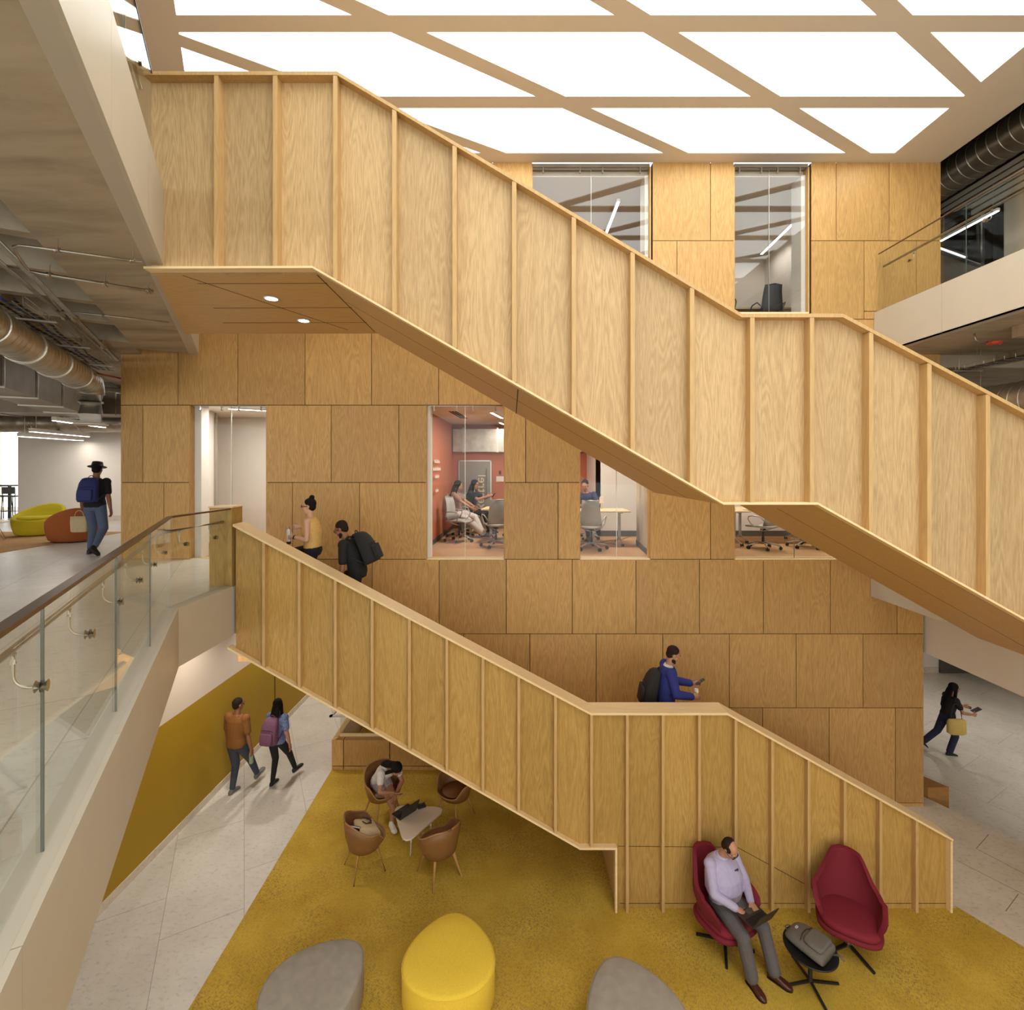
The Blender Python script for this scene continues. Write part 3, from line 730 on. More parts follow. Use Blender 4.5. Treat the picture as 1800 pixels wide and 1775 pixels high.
t = thing('air_duct', 'galvanised rectangular duct above the terracotta back wall of the meeting room', 'duct', (0, 12.9, 6.4))
bm = BM(); box(bm, -1.56, 1.9, 0, .18, .02, .62); obj('duct_body', bm, M['galv'], t)
for x in (-1.3, -.4, .5, 1.4):
    bm = BM(); box(bm, x, x + .04, -.02, .0, .0, .66); obj('flange', bm, M['steel'], t)
S('wall_right', lambda b: box(b, 2.0, 2.1, 11.6, 13.2, MID, 7.14), M['white'])
S('wall_back', lambda b: box(b, 2.0, 7.2, 11.6, 11.7, MID, 7.14), M['white'])
S('baseboard_back', lambda b: box(b, 2.1, 7.1, 11.57, 11.6, MID, MID + .13), M['dark'])
# glass door to the corridor with its pull bar and lettering
d = BM(); box(d, -1.43, -1.40, 13.04, 13.09, MID, 6.2); box(d, -.58, -.55, 13.04, 13.09, MID, 6.2); box(d, -1.43, -.55, 13.04, 13.09, 6.17, 6.2)
door = struct('door_2', d, M['steel'])
bm = BM(); box(bm, -1.4, -.58, 13.05, 13.06, MID, 6.17); m_fr = flat('frosted door glass', srgb(138, 132, 118), .25, noise=.04); obj('door_panel', bm, m_fr, door)
bm = BM(); cyl(bm, (-.68, 12.99, MID + .8), (-.68, 12.99, MID + 1.6), .014); obj('door_handle', bm, M['steel'], door)
def text(name, s, loc, rot, size, mat, mirror=False, parent=None, ext=.001):
    cu = bpy.data.curves.new(name, 'FONT'); cu.body = s; cu.size = size; cu.extrude = ext; cu.resolution_u = 3
    tmp = bpy.data.objects.new(name, cu); COL.objects.link(tmp)
    dg = bpy.context.evaluated_depsgraph_get(); me = bpy.data.meshes.new_from_object(tmp.evaluated_get(dg)); COL.objects.unlink(tmp)
    me.name = name
    if mirror: me.transform(Matrix.Scale(-1, 4, (1, 0, 0)))
    me.materials.clear(); me.materials.append(mat)
    o = bpy.data.objects.new(name, me); link(o, parent); o.location = loc; o.rotation_euler = rot
    return o
letter = flat('cream lettering', srgb(222, 206, 176), .5)
o = text('lettering', 'kestrel', (-.62, 13.04, MID + 1.42), (PI / 2, PI / 2, 0), .34, letter, mirror=False, parent=door)
o.data.transform(Matrix.Scale(-1, 4, (1, 0, 0))); o.rotation_euler = (PI / 2, PI / 2, 0); o.location = (-.90, 13.02, MID + .50)
wl = flat('white lettering', srgb(236, 224, 212), .5)
sg = thing('wall_quote', 'white mirrored quotation lettering on the terracotta side wall of the meeting room', 'lettering', (-1.62, 10.6, 5.9))
for dz, L_ in ((.20, (.16, .10, .20, .12)), (.04, (.18, .22, .10, .24, .14)), (-.12, (.12, .20, .14)), (-.42, (.14, .18))):
    tot = sum(L_) + .03 * (len(L_) - 1); y = -tot / 2 - .1; bm = BM()
    for w_ in L_:
        k = max(2, int(w_ / .028))
        for q in range(k):          # lettering too small to read in the photograph: letter-high strokes
            hh = .055 if (q * 7 + int(w_ * 100)) % 4 else .08
            yy = y + w_ * q / k; box(bm, .0, .004, yy, yy + w_ / k * .72, dz, dz + hh, M=Matrix.Rotation(-.0134, 4, 'Z') @ Matrix.Translation((.012, 0, 0)))
        y += w_ + .03
    o = obj('text_line', bm, wl, sg); o['kind'] = 'stuff'
# ceiling grille + lamps of the meeting room
def linear_lamp(label, a, b, z, w=.06, h=.05, hang=0, group=None, glow=None, power=0):
    a, b = V((*a, z)), V((*b, z)); c = (a + b) / 2; d = (b - a); L = d.length
    t = thing('linear_pendant' if hang else 'linear_ceiling_light', label, 'ceiling light', c, math.atan2(d.y, d.x), group)
    bm = BM(); box(bm, -L / 2, L / 2, -w / 2, w / 2, 0, h); obj('housing', bm, M['white'], t)
    bm = BM(); box(bm, -L / 2 + .01, L / 2 - .01, -w / 2 + .006, w / 2 - .006, -.006, .001); obj('diffuser', bm, M['lamp'], t)
    if hang:
        for x in (-L * .42, L * .42):
            bm = BM(); cyl(bm, (x, 0, h), (x, 0, h + hang), .004, 6); obj('suspension_rod', bm, M['steel'], t)
    if power:
        ld = bpy.data.lights.new('lamp_glow', 'AREA'); ld.shape = 'RECTANGLE'; ld.size = L; ld.size_y = .1; ld.energy = power; ld.color = (1, .94, .86)
        lo = bpy.data.objects.new('lamp_glow', ld); link(lo, t); lo.location = (0, 0, -.03)
    return t
linear_lamp('recessed linear light running along the ceiling of the terracotta meeting room', (-.42, 9.95), (-.22, 11.1), 7.12, power=32)
linear_lamp('short linear light farther back in the terracotta meeting room', (-.3, 12.2), (-.2, 12.7), 7.12, power=7)
linear_lamp('linear ceiling light hidden above the long table beyond the narrow middle window', (1.2, 10.0), (2.3, 10.0), 7.12, power=32)
linear_lamp('linear ceiling light over the tables beyond the window under the stair landing', (4.0, 10.2), (6.4, 10.2), 7.12, power=34)
bm = BM()
for x in (-1.28, -1.22, -1.16): prism(bm, [(x, 9.9, 7.135), (x + .03, 9.9, 7.135), (x + .13, 11.3, 7.135), (x + .10, 11.3, 7.135)], (0, 0, .02))
tag(obj('ceiling_grille', bm, M['black']), 'black slot grille in the white ceiling beside the terracotta wall', 'vent')
# light switch plate and sign by the door
t = thing('wall_sign', 'small white sign plate on the terracotta back wall right of the glass door', 'sign', (-.30, 13.09, 5.70))
bm = BM(); box(bm, -.12, .12, -.01, 0, -.07, .07); obj('plate', bm, M['white'], t)
bm = BM(); box(bm, -.05, .01, -.015, 0, .12, .22); obj('card_reader', bm, M['black'], t)
# column between the rooms
S('wall_right', lambda b: box(b, 2.50, 2.62, RY, 8.98, MID, 7.14), M['white'])
S('wall_right', lambda b: prism(b, [(2.50, 8.98, MID), (2.62, 10.3, MID), (3.2, 10.3, MID), (3.2, 8.98, MID)], (0, 0, 2.76)), M['concrete'])
S('baseboard_right', lambda b: prism(b, [(2.487, 8.9, MID), (2.607, 10.3, MID), (2.65, 10.3, MID), (2.55, 8.9, MID)], (0, 0, .11)), M['dark'])
# left room with frosted screens
S('wall_left', lambda b: prism(b, [(-5.83, RY + .2, MID), (-6.15, 10.1, MID), (-6.6, 10.1, MID), (-6.6, RY + .2, MID)], (0, 0, 2.76)), M['white'])
S('trim_10', lambda b: box(b, wx(333) - .1, wx(345), RY - .02, RY + .2, MID, 7.13), M['white'])
S('baseboard_left', lambda b: prism(b, [(-5.80, RY + .18, MID), (-6.13, 10.1, MID), (-6.2, 10.1, MID), (-5.9, RY + .18, MID)], (0, 0, .12)), M['dark'])
S('wall_back', lambda b: box(b, -6.9, -2.2, 11.2, 11.3, MID, 7.14), M['white'])
S('wall_right', lambda b: box(b, -2.2, -2.1, RY, 11.3, MID, 7.14), M['white'])
fr = BM(); box(fr, -6.14, -6.10, 10.1, 10.14, MID, 7.13); fw = struct('window_8', fr, M['steel'])
bm = BM(); box(bm, -6.1, -2.2, 10.11, 10.12, MID, 7.1); obj('pane', bm, M['winglass'], fw)
bm = BM()
for i in range(14): cyl(bm, (-4.9 + .15 * i, 10.100, MID + 1.55), (-4.9 + .15 * i, 10.105, MID + 1.55), .018, 10)
obj('manifestation_dots', bm, M['white'], fw)
linear_lamp('bright linear light along the ceiling of the room at the head of the lower stair', (-5.4, 9.3), (-4.6, 9.75), 7.12, power=32)
linear_lamp('second linear light in the room at the head of the lower stair, behind the joint', (-4.3, 10.6), (-3.3, 10.6), 7.12, power=12)

# top level rooms
S('floor', lambda b: box(b, -6.9, 7.4, RY, 14.2, SOF2, TOP - .06), M['browncarpet'])
S('wall_back', lambda b: box(b, -6.9, 7.4, 12.2, 12.3, TOP - .06, CEIL - .16), M['white'])
S('ceiling', lambda b: box(b, -6.9, 7.4, RY, 14.2, CEIL - .16, CEIL), M['cream'])
S('wall_left', lambda b: box(b, 3.2, 3.3, RY, 12.2, TOP - .06, CEIL - .16), M['dark'])
S('wall_right', lambda b: box(b, 6.3, 6.4, RY, 12.2, TOP - .06, CEIL - .16), M['white'])
S('trim_11', lambda b: (box(b, wx(1143) - .07, wx(1143) - .005, RY - .06, RY + .25, TOP - .05, CEIL - .16), box(b, wx(1422) - .08, wx(1422) - .005, RY - .06, RY + .25, TOP - .05, CEIL - .16)), M['white'])
linear_lamp('slanting linear light seen through the wide top window', (2.04, 9.37), (2.05, 10.67), 11.1, hang=.1, power=6)
linear_lamp('slanting linear light seen through the narrow top window', (5.84, 9.7), (5.96, 11.7), 11.1, hang=.1, power=6)

# ---------------- office chairs
def office_chair(name, label, fab, fr_, group):
    t = thing(name, label, 'office chair', group=group)
    # local: faces +Y
    bm = BM()
    L = []
    prof = [(-.21, .455), (-.10, .452), (.02, .452), (.14, .455), (.235, .44)]
    vs = [[V((x * (.98 if abs(x) > .2 else 1), y, z + .03 * (x / .23) ** 2)) for x in (-.23, -.12, 0, .12, .23)] for y, z in prof]
    def sheet(bm, g, th):
        n, m = len(g), len(g[0]); up = []
        for r in g: up.append([bm.verts.new(p) for p in r])
        lo = [[bm.verts.new(p + th) for p in r] for r in g]
        for i in range(n - 1):
            for j in range(m - 1):
                bm.faces.new((up[i][j], up[i][j + 1], up[i + 1][j + 1], up[i + 1][j])); bm.faces.new((lo[i][j], lo[i + 1][j], lo[i + 1][j + 1], lo[i][j + 1]))
        for j in range(m - 1):
            bm.faces.new((up[0][j], lo[0][j], lo[0][j + 1], up[0][j + 1])); bm.faces.new((up[-1][j], up[-1][j + 1], lo[-1][j + 1], lo[-1][j]))
        for i in range(n - 1):
            bm.faces.new((up[i][0], up[i + 1][0], lo[i + 1][0], lo[i][0])); bm.faces.new((up[i][-1], lo[i][-1], lo[i + 1][-1], up[i + 1][-1]))
    sheet(bm, vs, V((0, 0, -.03))); obj('seat', bm, fab, t, smooth=True)
    bm = BM(); bp = [(-.215, .48), (-.245, .60), (-.250, .72), (-.262, .84), (-.30, .97)]
    vs = [[V((x * (1 - .06 * k), y + .05 * (abs(x) / .22) ** 2, z)) for x in (-.22, -.11, 0, .11, .22)] for k, (y, z) in enumerate(bp)]
    sheet(bm, vs, V((0, -.012, 0))); obj('backrest', bm, fab, t, smooth=True)
    bm = BM(); tube(bm, [V((-.165, -.255, .975)), V((0, -.31, .985)), V((.165, -.255, .975))], .014, 8); obj('back_frame', bm, fr_, t, smooth=True)
    for s in (-1, 1):
        bm = BM(); tube(bm, [V((s * .19, -.23, .50)), V((s * .235, -.20, .60)), V((s * .275, -.16, .665)), V((s * .285, .02, .67)), V((s * .28, .10, .655)), V((s * .27, .13, .60)), V((s * .245, .08, .50)), V((s * .18, .02, .44))], .012, 8); obj('armrest', bm, fr_, t, smooth=True)
    bm = BM(); tube(bm, [V((-.2, -.2, .46)), V((-.1, -.03, .38)), V((0, 0, .36)), V((.1, -.03, .38)), V((.2, -.2, .46))], .014, 8); obj('seat_frame', bm, fr_, t, smooth=True)
    bm = BM(); lathe(bm, (0, 0, 0), [(.026, .10), (.026, .24), (.016, .245), (.016, .37), (.05, .375), (.05, .40)], 14); obj('gas_column', bm, M['black'], t, smooth=False, autosmooth=40)
    for i in range(5):
        a = 2 * PI * i / 5 + .3; d = V((math.cos(a), math.sin(a), 0))
        bm = BM(); tube(bm, [V((0, 0, .13)), d * .15 + V((0, 0, .12)), d * .31 + V((0, 0, .075))], [.026, .02, .014], 8); lg = obj('base_arm', bm, fr_, t, smooth=True)
        bm = BM(); s_ = V((-d.y, d.x, 0)); c = d * .31 + V((0, 0, .032))
        cyl(bm, c - s_ * .026, c - s_ * .006, .031, 14); cyl(bm, c + s_ * .006, c + s_ * .026, .031, 14); cyl(bm, c - s_ * .01, c + s_ * .01, .02, 10); cyl(bm, c, c + V((0, 0, .045)), .008, 8)
        obj('caster', bm, M['black'], lg, autosmooth=40)
    return t
mesh_f = flat('grey mesh fabric', srgb(168, 162, 154), .8, noise=.1, nscale=200)
grey_fr = flat('light grey chair frame', srgb(178, 172, 162), .45, .3, noise=.03)
mesh_d = flat('dark grey mesh fabric', srgb(92, 90, 90), .8, noise=.1, nscale=200)
dark_fr = flat('dark grey chair frame', srgb(96, 96, 98), .45, .2, noise=.03)
oc = office_chair('office_chair', 'grey mesh office chair turned sideways nearest the terracotta wall, its back to the left', mesh_f, grey_fr, 'grey office chairs round the meeting tables')
oc.location = (-1.16, 10.75, MID); oc.rotation_euler = (0, 0, facing(.85, -.35))
CH = [(-.33, 10.05, facing(-.25, 1), 'grey mesh office chair seen from behind at the right edge of the meeting room window'),
      (1.58, 9.72, facing(.25, 1), 'grey mesh office chair seen from behind in the narrow middle window'),
      (5.02, 9.78, facing(-.4, .9), 'grey office chair directly under the stair landing edge, its star base facing out'),
      (5.95, 9.95, facing(.3, .9), 'grey office chair at the right end of the low window, mostly hidden by the stair'),
      (4.25, 10.9, facing(.3, -1), 'grey office chair on the far side of the tables in the low window'),
      (-1.22, 11.55, facing(1, -.2), 'grey office chair under the woman in white trousers'),
      (-.95, 12.12, facing(.95, -.35), 'grey office chair under the woman in the black t-shirt'),
      (.18, 12.0, facing(-.5, -.9), 'grey office chair of the person cut off by the meeting room window edge'),
      (1.70, 11.18, facing(-.35, -.9), 'grey office chair of the man in the navy shirt')]
for x, y, r_, lab in CH: dup(oc, (x, y, MID), r_, lab)
oc2 = office_chair('office_chair', 'dark grey office chair facing away in the middle of the narrow top window', mesh_d, dark_fr, 'dark office chairs in the top floor room')
oc2.location = (5.22, 10.0, TOP - .06); oc2.rotation_euler = (0, 0, facing(.05, 1))
for x, y, r_, lab in ((6.0, 9.9, facing(-.3, 1), 'dark grey office chair at the right edge of the narrow top window'), (4.22, 9.9, facing(.5, 1), 'dark grey office chair at the left edge of the narrow top window'), (5.6, 11.5, facing(0, -1), 'dark grey office chair on the far side of the table in the narrow top window')):
    dup(oc2, (x, y, TOP - .06), r_, lab)

# ---------------- flip-top tables
tbl_top = flat('maple laminate', srgb(222, 196, 150), .4, noise=.04, nscale=8)
def meeting_table(label, L, W):
    t = thing('meeting_table', label, 'table', group='meeting tables behind the oak wall')
    bm = BM(); box(bm, -L / 2, L / 2, -W / 2, W / 2, .705, .735); obj('table_top', bm, tbl_top, t, bevel=.004)
    for s in (-1, 1):
        X = s * (L / 2 - .16)
        bm = BM(); tube(bm, [V((X, 0, .10)), V((X, 0, .70))], .03, 12); cyl(bm, (X, -W * .36, .69), (X, W * .36, .69), .018, 8); lg = obj('leg', bm, grey_fr, t, smooth=False, autosmooth=40)
        bm = BM(); tube(bm, [V((X, -W * .42, .06)), V((X, -.06, .13)), V((X, 0, .16)), V((X, .06, .13)), V((X, W * .42, .06))], [.012, .018, .022, .018, .012], 8); obj('foot', bm, grey_fr, lg, smooth=True)
        for q in (-1, 1):
            bm = BM(); cyl(bm, (X - .022, q * W * .42, .034), (X + .022, q * W * .42, .034), .033, 14); obj('caster', bm, M['black'], lg, autosmooth=40)
    return t
mt = meeting_table('long pale table where the women sit in the terracotta meeting room', 1.5, .75); mt.location = (.12, 10.75, MID); mt.rotation_euler = (0, 0, -.12)
mt2 = dup(mt, (1.68, 10.35, MID), 0, 'pale table in front of the man in the navy shirt')
mt3 = dup(mt, (4.1, 10.3, MID), 0.05, 'pale table seen low through the window under the stair landing')
dup(mt, (5.6, 10.75, MID), 0, 'pale table at the back of the room under the stair landing')
bm = BM(); bmt = BM(); xy([(4.1, 10.35), (6.2, 10.35), (6.25, 11.3), (4.2, 11.3)], .70, .735, bmt)
t = thing('meeting_table', 'pale table top just above the parapet in the narrow top window', 'table', (0, 0, TOP - .06)); obj('table_top', bmt, tbl_top, t)
for x, y in ((4.4, 10.8), (5.9, 10.8)):
    bm = BM(); cyl(bm, (x, y, .0), (x, y, .70), .035); lathe(bm, (x, y, 0), [(.28, 0), (.28, .015), (.03, .03)], 20); obj('leg', bm, dark_fr, t, autosmooth=40)
# table things
green = flat('green bottle', srgb(170, 206, 60), .4)
t = thing('water_bottle', 'lime green water bottle on the meeting room table', 'bottle', (-.15, 11.0, MID + .735))
bm = BM(); lathe(bm, (0, 0, 0), [(.036, 0), (.04, .02), (.04, .13), (.03, .16), (.02, .175)], 18); obj('bottle_body', bm, green, t, autosmooth=40)
bm = BM(); lathe(bm, (0, 0, 0), [(.022, .175), (.022, .205), (.012, .21)], 14); obj('cap', bm, green, t, autosmooth=40)
t = thing('monitor_arm_box', 'small beige cable box on a stand at the back of the long table', 'box', (1.93, 10.55, MID + .735)); 
bm = BM(); box(bm, -.04, .04, -.03, .03, .12, .26); obj('box_body', bm, M['cream'], t, bevel=.006)
bm = BM(); box(bm, -.01, .01, -.01, .01, .0, .12); obj('stand', bm, M['cream'], t)
t = thing('bag', 'black soft bag lying on the meeting room table behind the seated women', 'bag', (.12, 10.95, MID + .735))
bm = BM(); ellip(bm, (0, 0, .05), (.2, .11, .05)); obj('bag_body', bm, M['black'], t, smooth=True)
bm = BM(); tube(bm, arc((0, 0, .08), (.09, 0, 0), (0, 0, .05), 0, PI, 8), .008, 6); obj('handle', bm, M['black'], t, smooth=True)
bm = BM(); pts = [at(1350 + i * 20, 0, 10)*0 + V((2.35 + .3 * i, 10.9 - .12 * math.sin(i), MID + .006)) for i in range(4)]
tube(bm, [V((2.2, 10.35, MID + .006)), V((1.9, 10.6, MID + .006)), V((2.2, 10.9, MID + .006)), V((2.45, 11.0, MID + .006)), V((2.75, 11.45, MID + .006))], .005, 6); tag(obj('cable', bm, M['black'], smooth=True), 'thin black cable trailing over the tan carpet behind the narrow middle window', 'cable')
# ================================================================== LOUNGE FURNITURE
leather = flat('tan leather', srgb(132, 90, 50), .45, noise=.06, nscale=20, bump=.1)
leather_d = flat('tan leather piping', srgb(160, 116, 72), .5, noise=.05)
oakleg = wood('oak leg', srgb(188, 136, 80), srgb(212, 164, 104), k=2)
def tub_chair(label):
    t = thing('tub_chair', label, 'chair', group='brown tub chairs round the small table')
    # faces +Y. Shell built from rings around the seat: lower ring, upper ring (rim), with thickness
    n = 40; W_, D_ = .29, .27
    def rimz(a):   # a=0 at front, pi at back
        b = abs(a)
        if b < R(38): return .47
        if b < R(75): return .47 + .17 * (.5 - .5 * math.cos((b - R(38)) / R(37) * PI))
        return .64 + .17 * (.5 - .5 * math.cos(min((b - R(75)) / R(80), 1) * PI))
    def pt(a, q, z): return V((math.sin(a) * W_ * q, math.cos(a) * D_ * q, z))
    bm = BM(); outer = []; inner = []
    angs = [-PI + 2 * PI * i / n for i in range(n)]
    hs = [(.0, .335, .30), (.0, .34, .62), (.05, .37, .86), (.3, 0, .97), (.65, 0, 1.06), (1, 0, 1.12)]
    R_o = []
    for f, z, q in hs: R_o.append([bm.verts.new(pt(a, q, (z if z else .38 + (rimz(a) - .38) * f))) for a in angs])
    hi = [(1, 1.06), (.7, .98), (.35, .88), (.0, .80)]
    R_i = []
    for f, q in hi: R_i.append([bm.verts.new(pt(a, q, max(.43 + (rimz(a) + .004 - .43) * f, .43))) for a in angs])
    R_i.append([bm.verts.new(pt(a, .5, .435)) for a in angs])
    allr = R_o + R_i
    for a_, b_ in zip(allr, allr[1:]):
        for i in range(n): bm.faces.new((a_[i], a_[(i + 1) % n], b_[(i + 1) % n], b_[i]))
    bm.faces.new(R_o[0][::-1]); bm.faces.new(R_i[-1])
    obj('shell', bm, leather, t, smooth=True)
    bm = BM(); pts = [pt(a, 1.09, rimz(a) + .004) for a in angs]; tube(bm, pts, .012, 8, closed=True); obj('piping', bm, leather_d, t, smooth=True)
    bm = BM(); lathe(bm, (0, 0, 0), [(.205, .435), (.225, .45), (.215, .468), (.0, .475)], 28); o = obj('seat_cushion', bm, leather, t, smooth=True)
    for sx in (-1, 1):
        for sy in (-1, 1):
            bm = BM(); a = V((sx * .15, sy * .14, .345)); b = V((sx * .235, sy * .235, 0)); tube(bm, [a, b], [.021, .012], 10); cyl(bm, V((0, 0, .33)), a - V((0, 0, .012)), .013, 8); obj('leg', bm, oakleg, t, autosmooth=40)
    return t
tc = tub_chair('brown leather tub chair with a beige tote bag on its seat'); tc.location = (-2.21, 7.33, .008); tc.rotation_euler = (0, 0, facing(.82, .57))
dup(tc, (-1.07, 7.22, .008), facing(-.61, .79), 'empty brown tub chair with its back to the camera right of the white table')
dup(tc, (-2.22, 8.42, .008), facing(.665, -.745), 'brown tub chair the girl with long black hair sits in')
dup(tc, (-.98, 8.42, .008), facing(-.6, -.8), 'empty brown tub chair under the lower edge of the stair, behind the white table')
# small white table, rounded triangle
def round_poly(pts, r, n=8):
    out = []; m = len(pts)
    for i in range(m):
        p, a, b = V((*pts[i], 0)), V((*pts[i - 1], 0)), V((*pts[(i + 1) % m], 0))
        d1, d2 = (a - p).normalized(), (b - p).normalized()
        p1, p2 = p + d1 * r, p + d2 * r
        for k in range(n + 1):
            u = k / n; q = p1 * (1 - u) ** 2 + p * 2 * u * (1 - u) + p2 * u * u; out.append((q.x, q.y))
    return out
whitetop = flat('white table top', srgb(222, 204, 182), .4, noise=.02); whiteleg = flat('white leg', srgb(226, 222, 210), .4, noise=.02)
t = thing('side_table', 'small white rounded triangular table among the brown tub chairs', 'table', (-1.49, 7.68, .008))
bm = BM(); xy(round_poly([(-.08, -.56), (.46, .24), (-.46, .30)], .24), .475, .50, bm); obj('table_top', bm, whitetop, t, bevel=.006)
for x, y in ((-.08, -.12), (.19, .26), (-.26, .18)):
    bm = BM(); tube(bm, [V((x * .8, y * .8, .475)), V((x, y, 0))], [.016, .011], 10); obj('leg', bm, whiteleg, t, smooth=True)
bm = BM(); box(bm, -.05, .05, -.035, .035, 0, .006); o = obj('floor_socket', bm, M['metal']); o.location = tuple(onz(747, 1466, .008)); tag(o, 'small metal floor socket plate in the carpet beside the white table', 'socket')
laptop_m = flat('dark laptop', srgb(58, 54, 52), .35, .4, noise=.05); keys = flat('laptop keys', srgb(20, 20, 22), .6, noise=.1); screen = flat('laptop screen', srgb(70, 68, 72), .2, noise=.05)
def laptop(name, label, loc, rz, open_=110, rx=0):
    t = thing(name, label, 'laptop', loc, rz)
    if rx: t.rotation_euler = (rx, 0, rz)
    bm = BM(); box(bm, -.16, .16, -.11, .11, 0, .014); obj('base', bm, laptop_m, t, bevel=.004)
    bm = BM()
    for i in range(12):
        for j in range(5): box(bm, -.14 + i * .0235, -.12 + i * .0235, -.005 + j * .019, .010 + j * .019, .014, .016)
    o = obj('keyboard', bm, keys, t)
    bm = BM(); box(bm, -.045, .045, -.095, -.03, .014, .0148); obj('touchpad', bm, screen, t)
    a = R(180 - open_); Mx = Matrix.Translation((0, .11, .014)) @ Matrix.Rotation(-a + PI / 2 - PI / 2, 4, 'X')
    bm = BM(); box(bm, -.16, .16, -.004, .004, 0, .215, M=Matrix.Translation((0, .11, .012)) @ Matrix.Rotation(-(R(open_) - PI / 2), 4, 'X')); lid = obj('lid', bm, laptop_m, t)
    bm = BM(); box(bm, -.15, .15, -.006, -.004, .012, .205, M=Matrix.Translation((0, .11, .012)) @ Matrix.Rotation(-(R(open_) - PI / 2), 4, 'X')); obj('screen', bm, screen, lid)
    return t
laptop('laptop', 'open dark laptop on the edge of the small white table before the seated girl', (-1.72, 7.80, .508), facing(.75, -.65), 112)
t = thing('wallet', 'small dark pouch with a pen behind the laptop on the white table', 'pouch', (-1.47, 7.93, .508), .5)
bm = BM(); box(bm, -.07, .07, -.05, .05, 0, .03); obj('pouch_body', bm, M['black'], t, bevel=.01)
bm = BM(); cyl(bm, (-.02, 0, .038), (.13, .05, .05), .004, 6); obj('pen', bm, leather_d, t)
# tote bag on chair seat
canvas = flat('beige canvas', srgb(214, 190, 150), .85, noise=.06, nscale=40)
t = thing('tote_bag', 'beige canvas tote bag with dark straps lying on the near left tub chair', 'bag', (-2.20, 7.34, .50), facing(.82, .57)); t.scale = (1.15, 1.1, 1.3)
bm = BM()
MB_ = Matrix.Rotation(R(-18), 4, 'X')
rings(bm, [[MB_ @ V((x * w, y * h + .0, z)) for x, y in ((-1, -1), (-.3, -1.05), (.3, -1.05), (1, -1), (1.04, 0), (1, 1), (.3, 1.03), (-.3, 1.03), (-1, 1), (-1.04, 0))] for z, w, h in ((0, .12, .12), (.02, .15, .145), (.06, .155, .15), (.10, .14, .13), (.12, .09, .09))])
obj('bag_body', bm, canvas, t, smooth=True)
for q in (0, 1):
    bm = BM(); tube(bm, [MB_ @ p for p in (V((-.08, -.12, .09)), V((-.11, -.04, .135)), V((-.05 + .05 * q, .04, .15)), V((.05, .02 - .05 * q, .148)), V((.04, -.05, .14)), V((-.02, -.08, .135)))], .006, 6); obj('strap', bm, flat('brown strap', srgb(60, 44, 38), .6), t, smooth=True)
t = thing('notebook', 'white and black notebook standing between the tote bag and the chair shell', 'book', (-2.35, 7.27, .485), facing(.82, .57) + .75)
bm = BM(); box(bm, -.12, .12, -.012, .012, 0, .22, M=Matrix.Rotation(R(12), 4, 'X')); nb_ = obj('pages', bm, M['white'], t)
bm = BM(); box(bm, -.125, .125, .012, .018, -.002, .225, M=Matrix.Rotation(R(12), 4, 'X')); box(bm, -.125, .125, -.018, -.012, -.002, .225, M=Matrix.Rotation(R(12), 4, 'X')); obj('cover', bm, M['black'], t)

# ottomans, egg-shaped in plan
def ottoman(label, mat, loc, ang, L, W, H=.43, tab=False):
    t = thing('ottoman', label, 'ottoman', loc, ang, 'egg-shaped ottomans on the mustard carpet')
    n = 56
    def o_(q, z, rnd=0):
        out = []
        for i in range(n):
            a = 2 * PI * i / n; y = math.sin(a); x = math.cos(a); w = 1 - .24 * y - .06 * y * y
            out.append(V((x * W / 2 * w * q * 1.02, y * L / 2 * q, z)))
        return out
    bm = BM(); rings(bm, [o_(.93, 0), o_(.96, .02), o_(1, .05), o_(1, H - .05), o_(.992, H - .028), o_(.965, H - .010), o_(.92, H - .001), o_(.6, H + .010), o_(.25, H + .014)])
    obj('upholstery', bm, mat, t, smooth=True)
    bm = BM(); tube(bm, o_(1.003, H - .035), .004, 6, closed=True); obj('seam', bm, mat, t, smooth=True)
    bm = BM(); lathe(bm, (0, 0, 0), [(.3, -.006), (.3, .002)], 24); obj('base', bm, M['black'], t)
    if tab:
        bm = BM(); box(bm, W * .46, W * .49, -.2, -.19, H - .14, H - .12); obj('label_tab', bm, M['black'], t)
    return t
yfab = flat('yellow wool', srgb(236, 200, 66), .9, noise=.05, nscale=60); gfab = flat('grey wool', srgb(160, 152, 140), .92, noise=.09, nscale=9)
ottoman('bright yellow egg-shaped ottoman in the centre foreground', yfab, (-.715, 5.63, .014), 0, 1.02, 1.0, tab=True)
ottoman('grey egg-shaped ottoman left of the yellow one', gfab, (-2.13, 5.30, .014), R(-38), 1.12, .96)
ottoman('grey egg-shaped ottoman cut off by the bottom edge right of the yellow one', gfab, (1.26, 5.03, .014), R(12), 1.14, 1.0)

